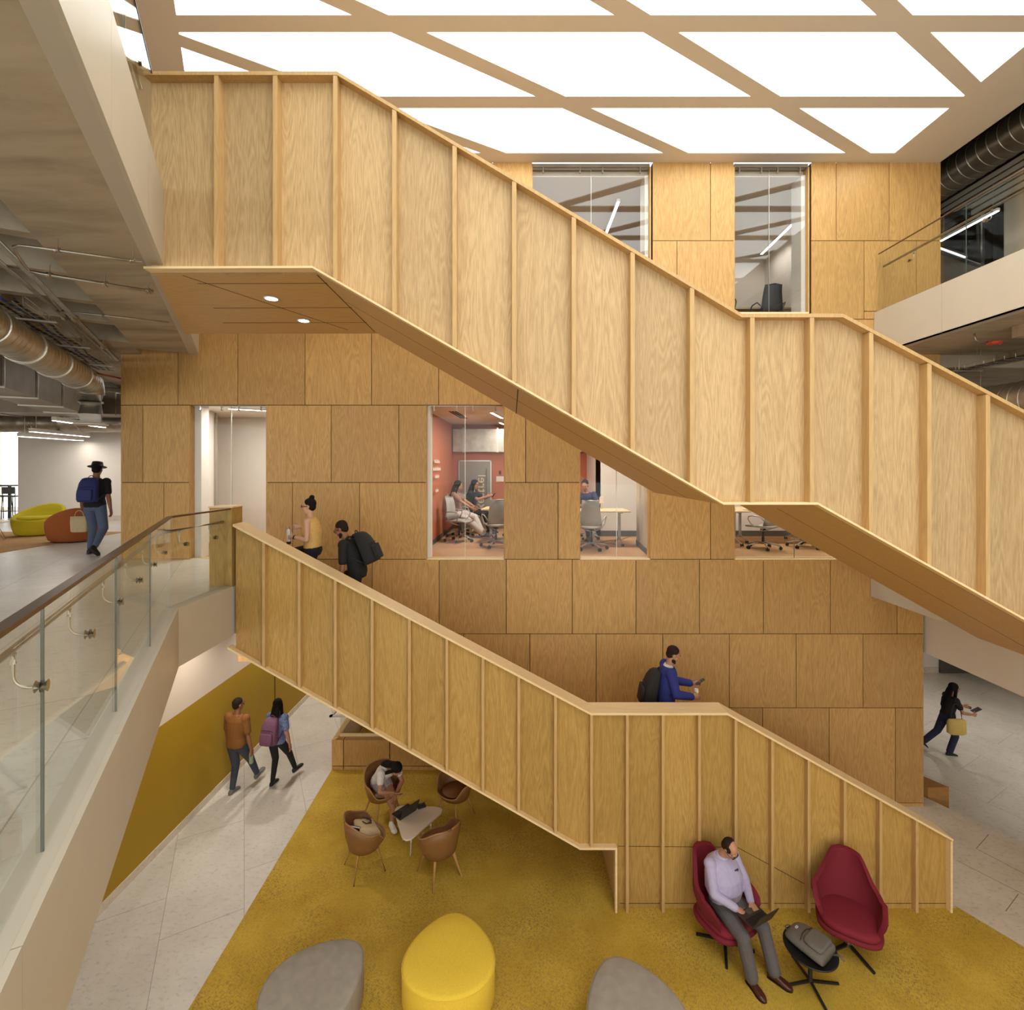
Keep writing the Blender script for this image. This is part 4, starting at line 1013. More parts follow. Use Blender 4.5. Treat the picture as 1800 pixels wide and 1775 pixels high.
# burgundy swivel armchairs
burg = flat('burgundy wool', srgb(118, 22, 38), .85, noise=.06, nscale=90)
burg2 = flat('burgundy seat wool', srgb(126, 26, 42), .85, noise=.06, nscale=90)
def swivel_chair(label):
    t = thing('swivel_armchair', label, 'armchair', group='burgundy swivel armchairs before the ribbed stair wall')
    # shell cross sections: for parameter v from arm tip (left) over back to arm tip (right)
    n = 36; bm = BM(); outer = []; inner = []
    def top(a):
        b = abs(a)   # 0 at back centre .. ~130deg at arm tips
        if b < R(36): return .97
        if b < R(62):
            k = (b - R(34)) / R(28); k = k * k * (3 - 2 * k); return .97 - .25 * k
        k = min((b - R(62)) / R(63), 1); return .72 - .06 * k - .10 * k ** 6
    def P(a, f, off):
        b = abs(a); z0 = .30; z = z0 + (top(a) - z0) * f
        back = max(math.cos(a), 0)
        rx, ry = .395 + off, .33 + off
        lean = .24 * max(z - .42, 0) * back
        taper = 1 - .30 * max((z - .60) / .37, 0)
        grow = .68 + .32 * min(f * 2.2 * (top(a) - z0) / .7 + .0, 1)
        x = math.sin(a) * rx * grow * taper; y = -math.cos(a) * ry * grow - lean
        if b > R(90): y = ry * grow * (b - R(90)) / R(35) * .78; x = math.copysign(rx * grow * (1 - .06 * (b - R(90)) / R(35)), a)
        return V((x, y, z))
    amax = R(125); A_ = [-amax + 2 * amax * i / n for i in range(n + 1)]; FS = [0, .12, .3, .55, .8, .95, 1]
    go = [[bm.verts.new(P(a, f, 0)) for f in FS] for a in A_]
    gi = [[bm.verts.new(P(a, max(f, .14), -.055) + V((0, 0, -.012 if f == 1 else 0))) for f in FS] for a in A_]
    for i in range(n):
        for j in range(len(FS) - 1):
            bm.faces.new((go[i][j], go[i][j + 1], go[i + 1][j + 1], go[i + 1][j])); bm.faces.new((gi[i][j], gi[i + 1][j], gi[i + 1][j + 1], gi[i][j + 1]))
        bm.faces.new((go[i][-1], gi[i][-1], gi[i + 1][-1], go[i + 1][-1])); bm.faces.new((go[i][0], go[i + 1][0], gi[i + 1][0], gi[i][0]))
    for k in (0, n):
        for j in range(len(FS) - 1): bm.faces.new((go[k][j], gi[k][j], gi[k][j + 1], go[k][j + 1]) if k == 0 else (go[k][j], go[k][j + 1], gi[k][j + 1], gi[k][j]))
    o = obj('shell', bm, burg, t, smooth=True); b = o.modifiers.new('b', 'BEVEL'); b.width = .012; b.segments = 2; b.limit_method = 'ANGLE'; b.angle_limit = R(50)
    # pan under the seat
    def D(q, z, yy=0):
        out = []
        for i in range(40):
            a = 2 * PI * i / 40; x = math.cos(a); y = math.sin(a)
            ex = math.copysign(abs(x) ** .62, x); ey = math.copysign(abs(y) ** .62, y)
            out.append(V((ex * .325 * q * (.92 if ey < -.9 else 1), ey * .295 * q + .01 + yy, z)))
        return out
    bm = BM(); rings(bm, [D(.5, .275), D(.85, .285), D(1.06, .32), D(1.08, .36), D(1.0, .375)]); obj('seat_pan', bm, burg, t, smooth=True)
    bm = BM(); rings(bm, [D(.93, .375, .01), D(.985, .385, .012), D(.99, .425, .012), D(.95, .445, .01), D(.8, .452, .005), D(.3, .456)]); obj('seat_cushion', bm, burg2, t, smooth=True)
    bm = BM(); lathe(bm, (0, 0, 0), [(.055, .05), (.03, .065), (.026, .10), (.026, .22), (.06, .262), (.09, .275)], 20); obj('pedestal', bm, M['steel'], t, autosmooth=40)
    for i in range(4):
        a = PI / 4 + i * PI / 2; d = V((math.cos(a), math.sin(a), 0)); s = V((-d.y, d.x, 0))
        bm = BM(); vs = [d * .02 + s * .02, d * .34 + s * .014, d * .34 - s * .014, d * .02 - s * .02]
        prism(bm, [vs[0] + V((0, 0, .04)), vs[1] + V((0, 0, .006)), vs[2] + V((0, 0, .006)), vs[3] + V((0, 0, .04))], (0, 0, .022)); lg = obj('base_arm', bm, M['black'], t)
        bm = BM(); cyl(bm, d * .325, d * .325 + V((0, 0, .008)), .012, 10); obj('glide', bm, M['black'], lg)
    return t
sc = swivel_chair('burgundy swivel armchair the man with the laptop sits in'); sc.location = (2.68, 6.16, .008); sc.rotation_euler = (0, 0, facing(.42, -.9))
dup(sc, (4.20, 6.11, .008), facing(-.50, -.86), 'empty burgundy high-backed swivel armchair beside the black round table')
# black round table with the backpack
t = thing('side_table', 'black round side table holding a grey backpack', 'table', (3.45, 5.66, .008), .25)
bm = BM(); lathe(bm, (0, 0, 0), [(.27, .43), (.28, .437), (.28, .447), (.275, .452), (.262, .445)], 40); obj('table_top', bm, M['black'], t, autosmooth=40)
bm = BM(); lathe(bm, (0, 0, 0), [(.03, .06), (.022, .08), (.022, .40), (.07, .43)], 16); obj('pedestal', bm, M['black'], t, autosmooth=40)
for i in range(4):
    a = R(-12) + i * PI / 2; d = V((math.cos(a), math.sin(a), 0)); s = V((-d.y, d.x, 0))
    bm = BM(); prism(bm, [s * .014 + V((0, 0, .05)), d * .34 + s * .01, d * .34 - s * .01, -s * .014 + V((0, 0, .05))], (0, 0, .022)); obj('leg', bm, M['black'], t)

# backpacks
def backpack(label, mat, loc, rot, w=.30, h=.44, d=.16, straps=True, group=None, mark=False, sc_=1):
    """local: back panel at y=0 facing -y (towards the wearer is +y); z up; origin at base centre"""
    t = thing('backpack', label, 'backpack', loc, 0, group); t.rotation_euler = rot
    w, h, d = w * sc_, h * sc_, d * sc_
    def sec(z, q, dd, p=3.0): return ring(V((0, -d * dd / 2, z)), V((1, 0, 0)), V((0, 1, 0)), w / 2 * q, d * dd / 2, 24, p)
    bm = BM(); rings(bm, [sec(0, .86, .75), sec(.02 * h, .95, .92), sec(.15 * h, 1, 1), sec(.5 * h, .99, .98), sec(.75 * h, .93, .85), sec(.9 * h, .82, .66), sec(.97 * h, .66, .48), sec(h, .4, .28)])
    b = obj('bag_body', bm, mat, t, smooth=True)
    def fp(z, q, x): return ring(V((x, -d * .97 - .012, z)), V((1, 0, 0)), V((0, 1, 0)), w / 2 * q, .028, 20, 3.5)
    bm = BM(); rings(bm, [fp(.05 * h, .6, 0), fp(.08 * h, .74, 0), fp(.3 * h, .78, 0), fp(.46 * h, .74, 0), fp(.5 * h, .6, 0)]); obj('front_pocket', bm, mat, t, smooth=True)
    bm = BM(); tube(bm, [V((x, -d * .93 + .0 - .016 * (abs(x) < .07), .56 * h + .02 * math.cos(x * 12))) for x in [(-.38 + .076 * i) * w for i in range(11)]], .0035, 6); obj('zip', bm, M['black'], t)
    bm = BM(); tube(bm, arc((0, -.03, h - .01), (.045, 0, 0), (0, 0, .045), 0, PI, 8), .007, 6); obj('grab_handle', bm, mat, t, smooth=True)
    if straps:
        for s in (-1, 1):
            bm = BM(); pts = [V((s * w * .24, -.02, h * .93)), V((s * w * .27, .07, h * .97)), V((s * w * .32, .17, h * .86)), V((s * w * .40, .20, h * .66)), V((s * w * .46, .14, h * .44)), V((s * w * .46, .04, h * .22)), V((s * w * .42, -.02, h * .10))]
            tube(bm, pts, [.014, .02, .022, .02, .015, .01, .008], 8); obj('shoulder_strap', bm, mat, t, smooth=True)
    if mark:
        bm = BM()
        for x in (-.012, .012): tube(bm, arc((x, -d * .905, h * .80), (.011, 0, 0), (0, 0, .011), 0, 2 * PI, 12)[:-1], .0028, 6, closed=True)
        for f in bm.verts: f.co.y -= .0
        obj('logo', bm, M['white'], t)
    return t
gbag = flat('grey nylon', srgb(104, 98, 90), .75, noise=.08, nscale=50)
bp_ = backpack('grey backpack lying on the black round side table', gbag, (3.33, 5.62, .60), (0, 0, 0), .36, .44, .12, straps=False, mark=True)
# lying on its back, top towards the far left
bp_.rotation_euler = Matrix(((math.cos(R(28)), 0, 0), (0, 1, 0), (0, 0, 1))).to_euler()
dirz = V((-.55, .83, 0)).normalized()       # where the top of the bag points
yax = V((0, 0, -1)); xax = yax.cross(dirz)
Mr = Matrix((xax, yax, dirz)).transposed()
bp_.rotation_euler = Mr.to_euler(); bp_.location = V((3.45, 5.66, .462)) - dirz * .20
bm = BM(); tube(bm, [V((.10, .0, .02)), V((.14, -.02, -.04)), V((.12, -.02, -.10))], .012, 8); obj('strap', bm, gbag, bp_, smooth=True)
bm = BM(); tube(bm, [V((.1, -.01, .38)), V((.17, -.015, .33)), V((.185, -.01, .22)), V((.17, -.015, .12)), V((.12, -.01, .06))], .012, 8); obj('strap', bm, gbag, bp_, smooth=True)
# kept for the people
def wear(bp, person_loc, rz, z, y=-.10, pitch=0, x=0):
    Mx = Matrix.Translation(person_loc) @ Matrix.Rotation(rz, 4, 'Z') @ Matrix.Translation((x, y, z)) @ Matrix.Rotation(pitch, 4, 'X')
    bp.location = Mx.to_translation(); bp.rotation_euler = Mx.to_euler()

# ================================================================== MIDDLE FLOOR LOUNGE AT THE LEFT
bm = BM(); xy([(-19.5, 6), (-9.75, 6), (-9.72, 12.35), (-19.5, 12.35)], MID, MID + .006, bm)
tag(obj('carpet', bm, M['browncarpet']), 'tan carpet under the yellow and rust sofas on the middle floor', 'carpet')
def pod_sofa(label, mat, loc, rz, s=1.0, asym=0):
    t = thing('sofa', label, 'sofa', loc, rz)
    n = 44; bm = BM()
    def rim(a):  # back at a=PI side -> high; front low
        b = .5 - .5 * math.cos(a); return .40 + .36 * b ** 1.2 + asym * math.sin(a) * b
    def P(a, q, z): return V((math.sin(a) * .72 * q, math.cos(a) * .42 * q, z))
    A_ = [2 * PI * i / n for i in range(n)]
    L = [[P(a, .80, 0.01) for a in A_], [P(a, .93, .05) for a in A_], [P(a, 1.03, .22) for a in A_], [P(a, 1.06, .36) for a in A_], [P(a, 1.05, .37 + (rim(a) - .37) * .6) for a in A_], [P(a, 1.0, rim(a) - .02) for a in A_], [P(a, .93, rim(a)) for a in A_], [P(a, .84, rim(a) - .03) for a in A_], [P(a, .78, .43 + (rim(a) - .43) * .5 if rim(a) > .43 else .40) for a in A_], [P(a, .72, .40) for a in A_], [P(a, .3, .41) for a in A_]]
    rings(bm, L); obj('upholstery', bm, mat, t, smooth=True)
    bm = BM(); rings(bm, [P(a, .80, .395) for a in A_] and [[P(a, .78, .40) + V((0, .05, 0)) for a in A_], [P(a, .82, .43) + V((0, .05, 0)) for a in A_], [P(a, .80, .465) + V((0, .05, 0)) for a in A_], [P(a, .6, .48) + V((0, .05, 0)) for a in A_]]); obj('seat_cushion', bm, mat, t, smooth=True)
    bm = BM(); lathe(bm, (0, 0, 0), [(.3, -.004), (.3, .012)], 20); obj('base', bm, M['black'], t)
    t.scale = (s * .70, s * .85, s); return t
pod_sofa('chartreuse yellow curved sofa on the tan carpet beyond the man in the hat', flat('chartreuse wool', srgb(196, 178, 30), .9, noise=.04), (-11.35, 11.75, MID + .012), facing(.45, -.9), .95, -.10)
pod_sofa('rust orange curved sofa turned away from the camera', flat('rust wool', srgb(158, 86, 38), .9, noise=.04), (-9.65, 10.75, MID + .012), facing(-.25, 1), .92, .16)
t = thing('coffee_table', 'low round coffee table with pale top and wire legs at the left edge', 'table', (-11.6, 10.7, MID + .008))
bm = BM(); lathe(bm, (0, 0, 0), [(.42, .40), (.43, .41), (.42, .42)], 32); obj('table_top', bm, tbl_top, t, autosmooth=40)
for i in range(3):
    a = i * 2.1 + .6; d = V((math.cos(a), math.sin(a), 0)); s = V((-d.y, d.x, 0))
    bm = BM(); tube(bm, [d * .2 + s * .1 + V((0, 0, .4)), d * .36 + s * .08 + V((0, 0, .008)), d * .36 - s * .08 + V((0, 0, .008)), d * .2 - s * .1 + V((0, 0, .4))], .007, 6); obj('leg', bm, M['steel'], t)
S('wall_back', lambda b: (box(b, -15.15, -6.93, 15.0, 15.15, MID, SOF2 + .0), box(b, -20, -15.15, 15.0, 15.15, 7.2, SOF2)), M['white'])
S('baseboard_back', lambda b: box(b, -15.15, -6.93, 14.97, 15.0, MID, MID + .16), M['travertine'])
fr = BM()
for x in (-19.9, -18.6, -17.2, -15.8, -14.4): box(fr, x, x + .06, 18.9, 18.96, MID, 7.6)
box(fr, -20, -13, 18.9, 18.96, 7.5, 7.6); o = struct('window_9', fr, M['steel'])
bm = BM(); box(bm, -20, -13, 19.0, 19.02, MID + .1, 7.5); obj('pane', bm, M['day'], o)
# high table and stools in front of that window
t = thing('bar_table', 'tall black bar table against the bright far window', 'table', (-16.6, 16.0, MID))
bm = BM(); box(bm, -1.2, .5, -.35, .35, 1.02, 1.06); obj('table_top', bm, M['black'], t)
for x in (-1.15, .45):
    bm = BM(); box(bm, x - .03, x + .03, -.3, -.24, 0, 1.02); obj('leg', bm, M['black'], t)
def stool(label, loc, rz):
    t = thing('bar_stool', label, 'stool', loc, rz, 'bar stools against the bright far window')
    bm = BM(); box(bm, -.2, .2, -.2, .2, .70, .74); obj('seat', bm, mesh_d, t, bevel=.01)
    bm = BM(); box(bm, -.19, .19, -.2, -.18, .80, 1.02); obj('backrest', bm, mesh_d, t, bevel=.005)
    for sx in (-1, 1):
        for sy in (-1, 1):
            bm = BM(); tube(bm, [V((sx * .17, sy * .17, .98 if sy < 0 else .72)), V((sx * .2, sy * .2, 0))], .012, 8); obj('leg', bm, M['black'], t)
    bm = BM(); tube(bm, [V((-.19, .19, .25)), V((.19, .19, .25)), V((.19, -.19, .25)), V((-.19, -.19, .25))], .009, 6, closed=True); obj('footrest', bm, M['black'], t)
    return t
s1 = stool('black bar stool at the left frame edge before the far window', (-16.25, 15.55, MID), facing(.2, 1))
dup(s1, (-15.78, 15.5, MID), facing(-.1, 1), 'black bar stool right of the other one before the far window')
# linear pendants
for i, (a, b, z, lab) in enumerate((((-10.3, 11.0), (-10.75, 12.9), 7.06, 'white linear pendant nearest the duct outlet on the middle floor'), ((-12.0, 12.2), (-12.3, 14.2), 6.90, 'white linear pendant behind and below the longest one'), ((-12.9, 12.8), (-13.0, 14.8), 6.82, 'farthest white linear pendant near the bright window'), ((-10.2, 8.2), (-10.9, 9.6), 7.10, 'white linear pendant cut off by the left edge'))):
    linear_lamp(lab, a, b, z, w=.10, h=.09, hang=.5, group='linear pendants over the middle floor lounge', power=8)
# ================================================================== EXPOSED SERVICES
def spiral(label, pts, r, step=.12, collars=(), group=None):
    pts = [V(p) for p in pts]; o0 = pts[0].copy(); t = thing('spiral_duct', label, 'duct', o0, 0, group)
    P = [p - o0 for p in pts]; bm = BM(); rr = []; Q = []
    for a, b in zip(P, P[1:]):
        n = max(2, int((b - a).length / step)); 
        for i in range(n):
            for f, q in ((0, 1.0), (.42, 1.0), (.46, 1.025), (.54, 1.025), (.58, 1.0)): Q.append(a + (b - a) * ((i + f) / n)); rr.append(r * q)
    Q.append(P[-1]); rr.append(r); tube(bm, Q, rr, 28); obj('duct_tube', bm, M['galv'], t, autosmooth=30)
    for k in collars:
        a, b = P[0], P[-1]; c = a + (b - a) * k; d = (b - a).normalized(); s, u = frame(d)
        bm = BM(); rings(bm, [ring(c + d * q, s, u, r * w_, r * w_, 28) for q, w_ in ((-.03, 1.03), (-.025, 1.09), (.025, 1.09), (.03, 1.03))]); obj('collar', bm, M['steel'], t)
        zc = 12.6 if pts[0].z > 9 else SOF2 + .06; bm = BM(); cyl(bm, c + V((0, 0, r)), V((c.x, c.y, zc - o0.z)), .008, 6); obj('hanger_rod', bm, M['galv'], t)
    return t
# big duct of the middle floor with elbow and outlet
A = V((-5.05, 4.45, 7.45)); B_ = A + U * 4.25
path = [A]; n = 10
d = spiral('large galvanised spiral duct running beneath the slab at the left, turning down to an outlet', [A, B_], .205, .13, (.12, .36, .60, .84))
O = A
el = [B_ - O + U * (.20 * math.sin(x)) - V((0, 0, .20 * (1 - math.cos(x)))) for x in [PI / 2 * i / 8 for i in range(9)]]
bm = BM(); tube(bm, el, .19, 24); obj('elbow', bm, M['galv'], d, smooth=True)
bm = BM(); e = el[-1]; cyl(bm, e, e - V((0, 0, .34)), .17, 24); cyl(bm, e - V((0, 0, .12)), e - V((0, 0, .14)), .176, 24); obj('drop', bm, M['galv'], d, autosmooth=30)
bm = BM(); cyl(bm, e - V((0, 0, .34)), e - V((0, 0, .50)), .175, 24); lathe(bm, e - V((0, 0, .52)), [(.12, .0), (.24, .0), (.24, .015), (.17, .03)], 28); obj('outlet', bm, M['white'], d, autosmooth=30)
# rectangular ducts
def rect_duct(label, a, b, w, h):
    a, b = V(a), V(b); L = (b - a).length; t = thing('rectangular_duct', label, 'duct', a, math.atan2((b - a).y, (b - a).x))
    n = max(1, int(L / 1.2)); bm = BM(); box(bm, 0, L, -w / 2, w / 2, 0, h); obj('duct_body', bm, M['duct'], t)
    for i in range(n + 1):
        x = L * i / n; bm = BM(); box(bm, x - .015, x + .015, -w / 2 - .025, w / 2 + .025, -.025, h + .025); obj('flange', bm, M['galv'], t)
    return t
rect_duct('dark rectangular duct crossing behind the spiral duct on the middle floor', (-13.5, 11.6, 7.3), (-7.15, 12.8, 7.3), .9, .50)
rect_duct('long dark rectangular duct running beside the large spiral duct toward the oak wall', (-6.35, 4.6, 7.18), (-10.2, 11.6, 7.18), .60, .50)
spiral('horizontal spiral duct behind the pendants at the far left', [(-14.5, 13.2, 7.2), (-9.6, 13.2, 7.2)], .24, .5, (.1, .35, .6, .85))
# pipes and conduits
def pipe(label, pts, r, hangers=(), mat=None):
    pts = [V(p) for p in pts]; o0 = pts[0].copy(); t = thing('conduit', label, 'conduit', o0)
    bm = BM(); tube(bm, [p - o0 for p in pts], r, 8); obj('pipe', bm, mat or M['galv'], t, smooth=True)
    for k in hangers:
        a, b = pts[-2] - o0, pts[-1] - o0; c = a + (b - a) * k
        bm = BM(); cyl(bm, c, V((c.x, c.y, SOF2 - o0.z)), .005, 6); cyl(bm, c - V((.02, 0, 0)), c + V((.02, 0, 0)), r * 1.6, 10); obj('hanger', bm, M['galv'], t)
    return t
z = 7.9
def sp(px, py, zz=7.9): return onz(px, py, zz)
a1, a2, a3 = sp(2, 455), sp(22, 431), sp(250, 461)
pipe('thin conduit bending across the solid concrete border, uppermost of the crossing conduits', [sp(150, 600), sp(60, 490), sp(28, 445), sp(24, 434), sp(34, 431), sp(80, 437), a3], .014, (.12, .9))
pipe('paired conduit crossing the concrete border below the oak landing corner', [sp(-20, 462), sp(70, 481), sp(270, 513)], .020, (.08, .55, .95))
pipe('thin conduit crossing the concrete border farthest from the camera', [sp(100, 545), sp(150, 551), sp(297, 567)], .014, (.2,))
pipe('steel pipe running along the coffers toward the oak wall', [sp(-30, 400), sp(206, 632)], .028, (.5, .8))
pipe('second steel pipe parallel to the first below the coffers', [sp(-60, 410), sp(196, 628)], .022, (.5,))
red = flat('red pipe', srgb(176, 40, 40), .5)
pipe('bright red cable line below the slab beside the oak wall corner', [sp(150, 651, 7.55), sp(211, 665, 7.55)], .018, (), red)
# cable trays
def tray(label, a, b, w, zt, rungs=.16):
    a, b = V((*a, zt)), V((*b, zt)); L = (b - a).length; t = thing('cable_tray', label, 'cable tray', a, math.atan2((b - a).y, (b - a).x))
    for s in (-1, 1):
        bm = BM(); tube(bm, [V((0, s * w / 2, .0)), V((L, s * w / 2, 0))], .005, 5); tube(bm, [V((0, s * w / 2, .06)), V((L, s * w / 2, .06))], .005, 5); obj('side_wire', bm, M['galv'], t)
    bm = BM(); n = int(L / rungs)
    for i in range(n):
        x = L * (i + .5) / n; tube(bm, [V((x, -w / 2, .06)), V((x, -w / 2, 0)), V((x, w / 2, 0)), V((x, w / 2, .06))], .004, 4)
    for y in (-w / 4, 0, w / 4): tube(bm, [V((0, y, 0)), V((L, y, 0))], .003, 4)
    o = obj('rungs', bm, M['galv'], t); o['kind'] = 'stuff'
    for j, y in enumerate((-w * .3, -w * .1, w * .15)):
        bm = BM(); tube(bm, [V((L * i / 12, y + .03 * math.sin(i * 1.7 + j), .02)) for i in range(13)], .014, 6); obj('cable', bm, M['black'] if j != 1 else flat('blue cable', srgb(52, 78, 150), .6), t, smooth=True)
    for i in range(max(2, int(L / 1.3))):
        x = L * (i + .5) / max(2, int(L / 1.3))
        for s in (-1, 1):
            bm = BM(); cyl(bm, (x, s * w / 2, 0), (x, s * w / 2, SOF2 - zt + .2), .005, 6); obj('hanger_rod', bm, M['galv'], t)
        bm = BM(); box(bm, x - .02, x + .02, -w / 2 - .08, w / 2 + .08, -.03, -.01); obj('crossbar', bm, M['galv'], t)
    return t
q0 = V((-5.25, 5.0, 0)); tray('wire cable tray with dark cables beside the large spiral duct at the left', (q0.x, q0.y), (q0.x + U.x * 4.2, q0.y + U.y * 4.2), .40, 7.72)
# right side, below the top slab
spiral('large spiral duct under the walkway at the right', [(7.98, 2.5, 7.05), (7.98, 10.6, 7.05)], .30, .16, (.72,))
tray('wire cable tray above the spiral duct at the right', (7.55, 3.2), (7.55, 10.2), .30, 7.62)
t = thing('alarm_bell', 'red round device hanging from the slab on a bent conduit at the right', 'alarm', tuple(onz(1748, 603, 7.85)))
bm = BM(); lathe(bm, (0, 0, 0), [(.075, -.02), (.09, -.01), (.09, .02), (.05, .035)], 20); obj('bell', bm, flat('orange red', srgb(190, 74, 44), .5), t, autosmooth=40)
bm = BM(); tube(bm, [V((-.05, 0, .02)), V((-.22, 0, .02)), V((-.28, 0, .05)), V((-.30, 0, .14))], .012, 8); obj('conduit', bm, M['galv'], t, smooth=True)
# above the right edge of the ceiling
spiral('dark spiral duct high in the ceiling void at the upper right', [(8.95, 2.0, 11.95), (8.95, 10.6, 11.95)], .34, .2, (.55,))
t = thing('slatted_bulkhead', 'tan slatted bulkhead above the glazed wall at the upper right', 'bulkhead', (9.2, 0, 0))
bm = BM(); box(bm, .03, .10, -4, 16, 11.05, 11.66); obj('backing', bm, M['void'], t)
for i in range(5):
    bm = BM(); box(bm, 0, .05, -4, 16, 11.06 + .125 * i, 11.15 + .125 * i); obj('slat', bm, M['metal2'], t)
fr = BM()
g0, g1 = V((7.62, 10.8, 0)), V((10.2, 9.17, 0))
for i in range(4):
    q = g0.lerp(g1, i / 3); box(fr, q.x - .02, q.x + .02, q.y - .02, q.y + .02, TOP, 11.2)
o = struct('window_10', fr, M['steel'])
bm = BM(); prism(bm, [(g0.x, g0.y, TOP), (g1.x, g1.y, TOP), (g1.x, g1.y, 11.2), (g0.x, g0.y, 11.2)], (.006, .01, 0)); obj('pane', bm, M['darkglass'], o)
S('wall_right', lambda b: box(b, 9.35, 9.5, -4, 9.3, TOP, 11.05), M['metal2'])
S('wall_back', lambda b: box(b, 7.6, 16, 10.9, 11.0, 11.2, 12.6), M['void'])
S('floor', lambda b: box(b, 9.3, 15.9, -5, 18, TOP, TOP + .01), M['browncarpet'])
linear_lamp('bright linear light reflected beside the handrail at the upper right', (8.7, 8.75), (8.7, 9.95), 10.6, group=None, hang=.5)
# ground floor lamps under the slabs (out of view above the hall)
for i, (x, y, zz) in enumerate(((-4.75, 8.2, SOF1), (-4.75, 10.4, SOF1), (-4.75, 12.8, SOF1), (-4.7, 15.0, SOF1), (11, 9.0, 2.72), (11, 12.5, 2.72), (14, 10.5, 2.72), (11, 5.5, 2.72))):
    t = thing('ceiling_light', 'small round downlight in the soffit over the ground floor hall', 'ceiling light', (x, y, zz - .006), 0, 'downlights over the ground floor hall')
    bm = BM(); lathe(bm, (0, 0, 0), [(.065, .004), (.065, -.002)], 20); obj('diffuser', bm, M['lamp'], t)
    ld = bpy.data.lights.new('lamp_glow', 'SPOT'); ld.energy = 95 if i > 3 else 110; ld.spot_size = R(120); ld.spot_blend = .8; ld.shadow_soft_size = .08; ld.color = (1, .93, .84)
    lo = bpy.data.objects.new('lamp_glow', ld); link(lo, t); lo.location = (0, 0, -.02)
# ================================================================== PEOPLE
def remeshed(name, bm, mat, parent, vox=.009, it=3, fac=.5):
    me = bpy.data.meshes.new(name); bmesh.ops.recalc_face_normals(bm, faces=bm.faces); bm.to_mesh(me); bm.free()
    tmp = bpy.data.objects.new(name, me); COL.objects.link(tmp)
    r = tmp.modifiers.new('r', 'REMESH'); r.mode = 'VOXEL'; r.voxel_size = vox; r.use_smooth_shade = True
    s = tmp.modifiers.new('s', 'SMOOTH'); s.iterations = it; s.factor = fac
    dg = bpy.context.evaluated_depsgraph_get()
    m2 = bpy.data.meshes.new_from_object(tmp.evaluated_get(dg)); COL.objects.unlink(tmp); bpy.data.objects.remove(tmp)
    m2.name = name; m2.materials.clear(); m2.materials.append(mat)
    for p in m2.polygons: p.use_smooth = True
    o = bpy.data.objects.new(name, m2); link(o, parent); return o
def ik(a, t, l1, l2, pole):
    d = t - a; D = min(d.length, l1 + l2 - .002); dn = d.normalized()
    x = (l1 * l1 - l2 * l2 + D * D) / (2 * D); h = math.sqrt(max(l1 * l1 - x * x, 0))
    p = pole - dn * pole.dot(dn); p = p.normalized() if p.length > 1e-4 else V((0, 1, 0))
    return a + dn * x + p * h, a + dn * D
def basis(s, f, u): return Matrix((s, f, u)).transposed()
def hand(bm, w, d, n, th, curl=.4, sp=1.0, k=1.0):
    """w wrist, d finger direction, n palm normal, th direction towards the thumb"""
    d = d.normalized(); th = (th - d * th.dot(d)).normalized(); n2 = d.cross(th); n = n2 if n2.dot(n) > 0 else -n2
    Mx = basis(th, d, n)
    ellip(bm, w + d * .048 * k, (.042 * k, .052 * k, .016 * k), Mx); ellip(bm, w + d * .02 * k, (.03 * k, .035 * k, .018 * k), Mx)
    for t, l in ((-.031, .060), (-.0105, .074), (.0105, .080), (.031, .070)):
        p = w + (d * .085 + th * t) * k; a = 0; seg = (l * .45, l * .32, l * .25)
        q0 = w + (d * .055 + th * t * .9) * k; capsule(bm, q0, p, .0095 * k, .0095 * k, 8)
        for i, s in enumerate(seg):
            a += curl * (.7, 1.0, .8)[i]
            q = p + (d * math.cos(a) + n * math.sin(a) + th * t * .8 * sp).normalized() * s * k
            capsule(bm, p, q, (.0098, .0090, .0082)[i] * k, (.0090, .0082, .0075)[i] * k, 8); p = q
    p = w + (d * .022 + th * .030) * k; a = .75
    for i, s in enumerate((.042, .032, .026)):
        q = p + (d * math.cos(a) + th * math.sin(a) + n * (.25 + curl * .5)).normalized() * s * k
        capsule(bm, p, q, (.0135, .011, .0098)[i] * k, (.011, .0098, .0085)[i] * k, 8); p = q; a -= .28
SHOE = [(-.075, .055, .020), (-.068, .080, .031), (-.04, .095, .037), (.0, .092, .038), (.05, .072, .041), (.10, .058, .047), (.145, .048, .045), (.175, .036, .033), (.19, .02, .016)]
def shoe(parent, a, fd, up, mat, sole, vox, k=1.0):
    s = fd.cross(up).normalized(); base = a - up * .082 * k
    bm = BM(); rings(bm, [ring(base + (fd * y + up * (h / 2 + .004)) * k, s, up, w * k, h / 2 * k, 12, 2.6) for y, h, w in SHOE]); capsule(bm, a - up * .02 * k, a + up * .015 * k, .040 * k, .038 * k)
    o = remeshed('shoe', bm, mat, parent, vox, 2)
    bm = BM(); rings(bm, [[base + (fd * y + s * x * w + up * z) * k for x, z in ((-1.06, .0), (1.06, .0), (1.06, .014), (-1.06, .014))] for y, h, w in SHOE]); obj('sole', bm, sole, o, smooth=False)
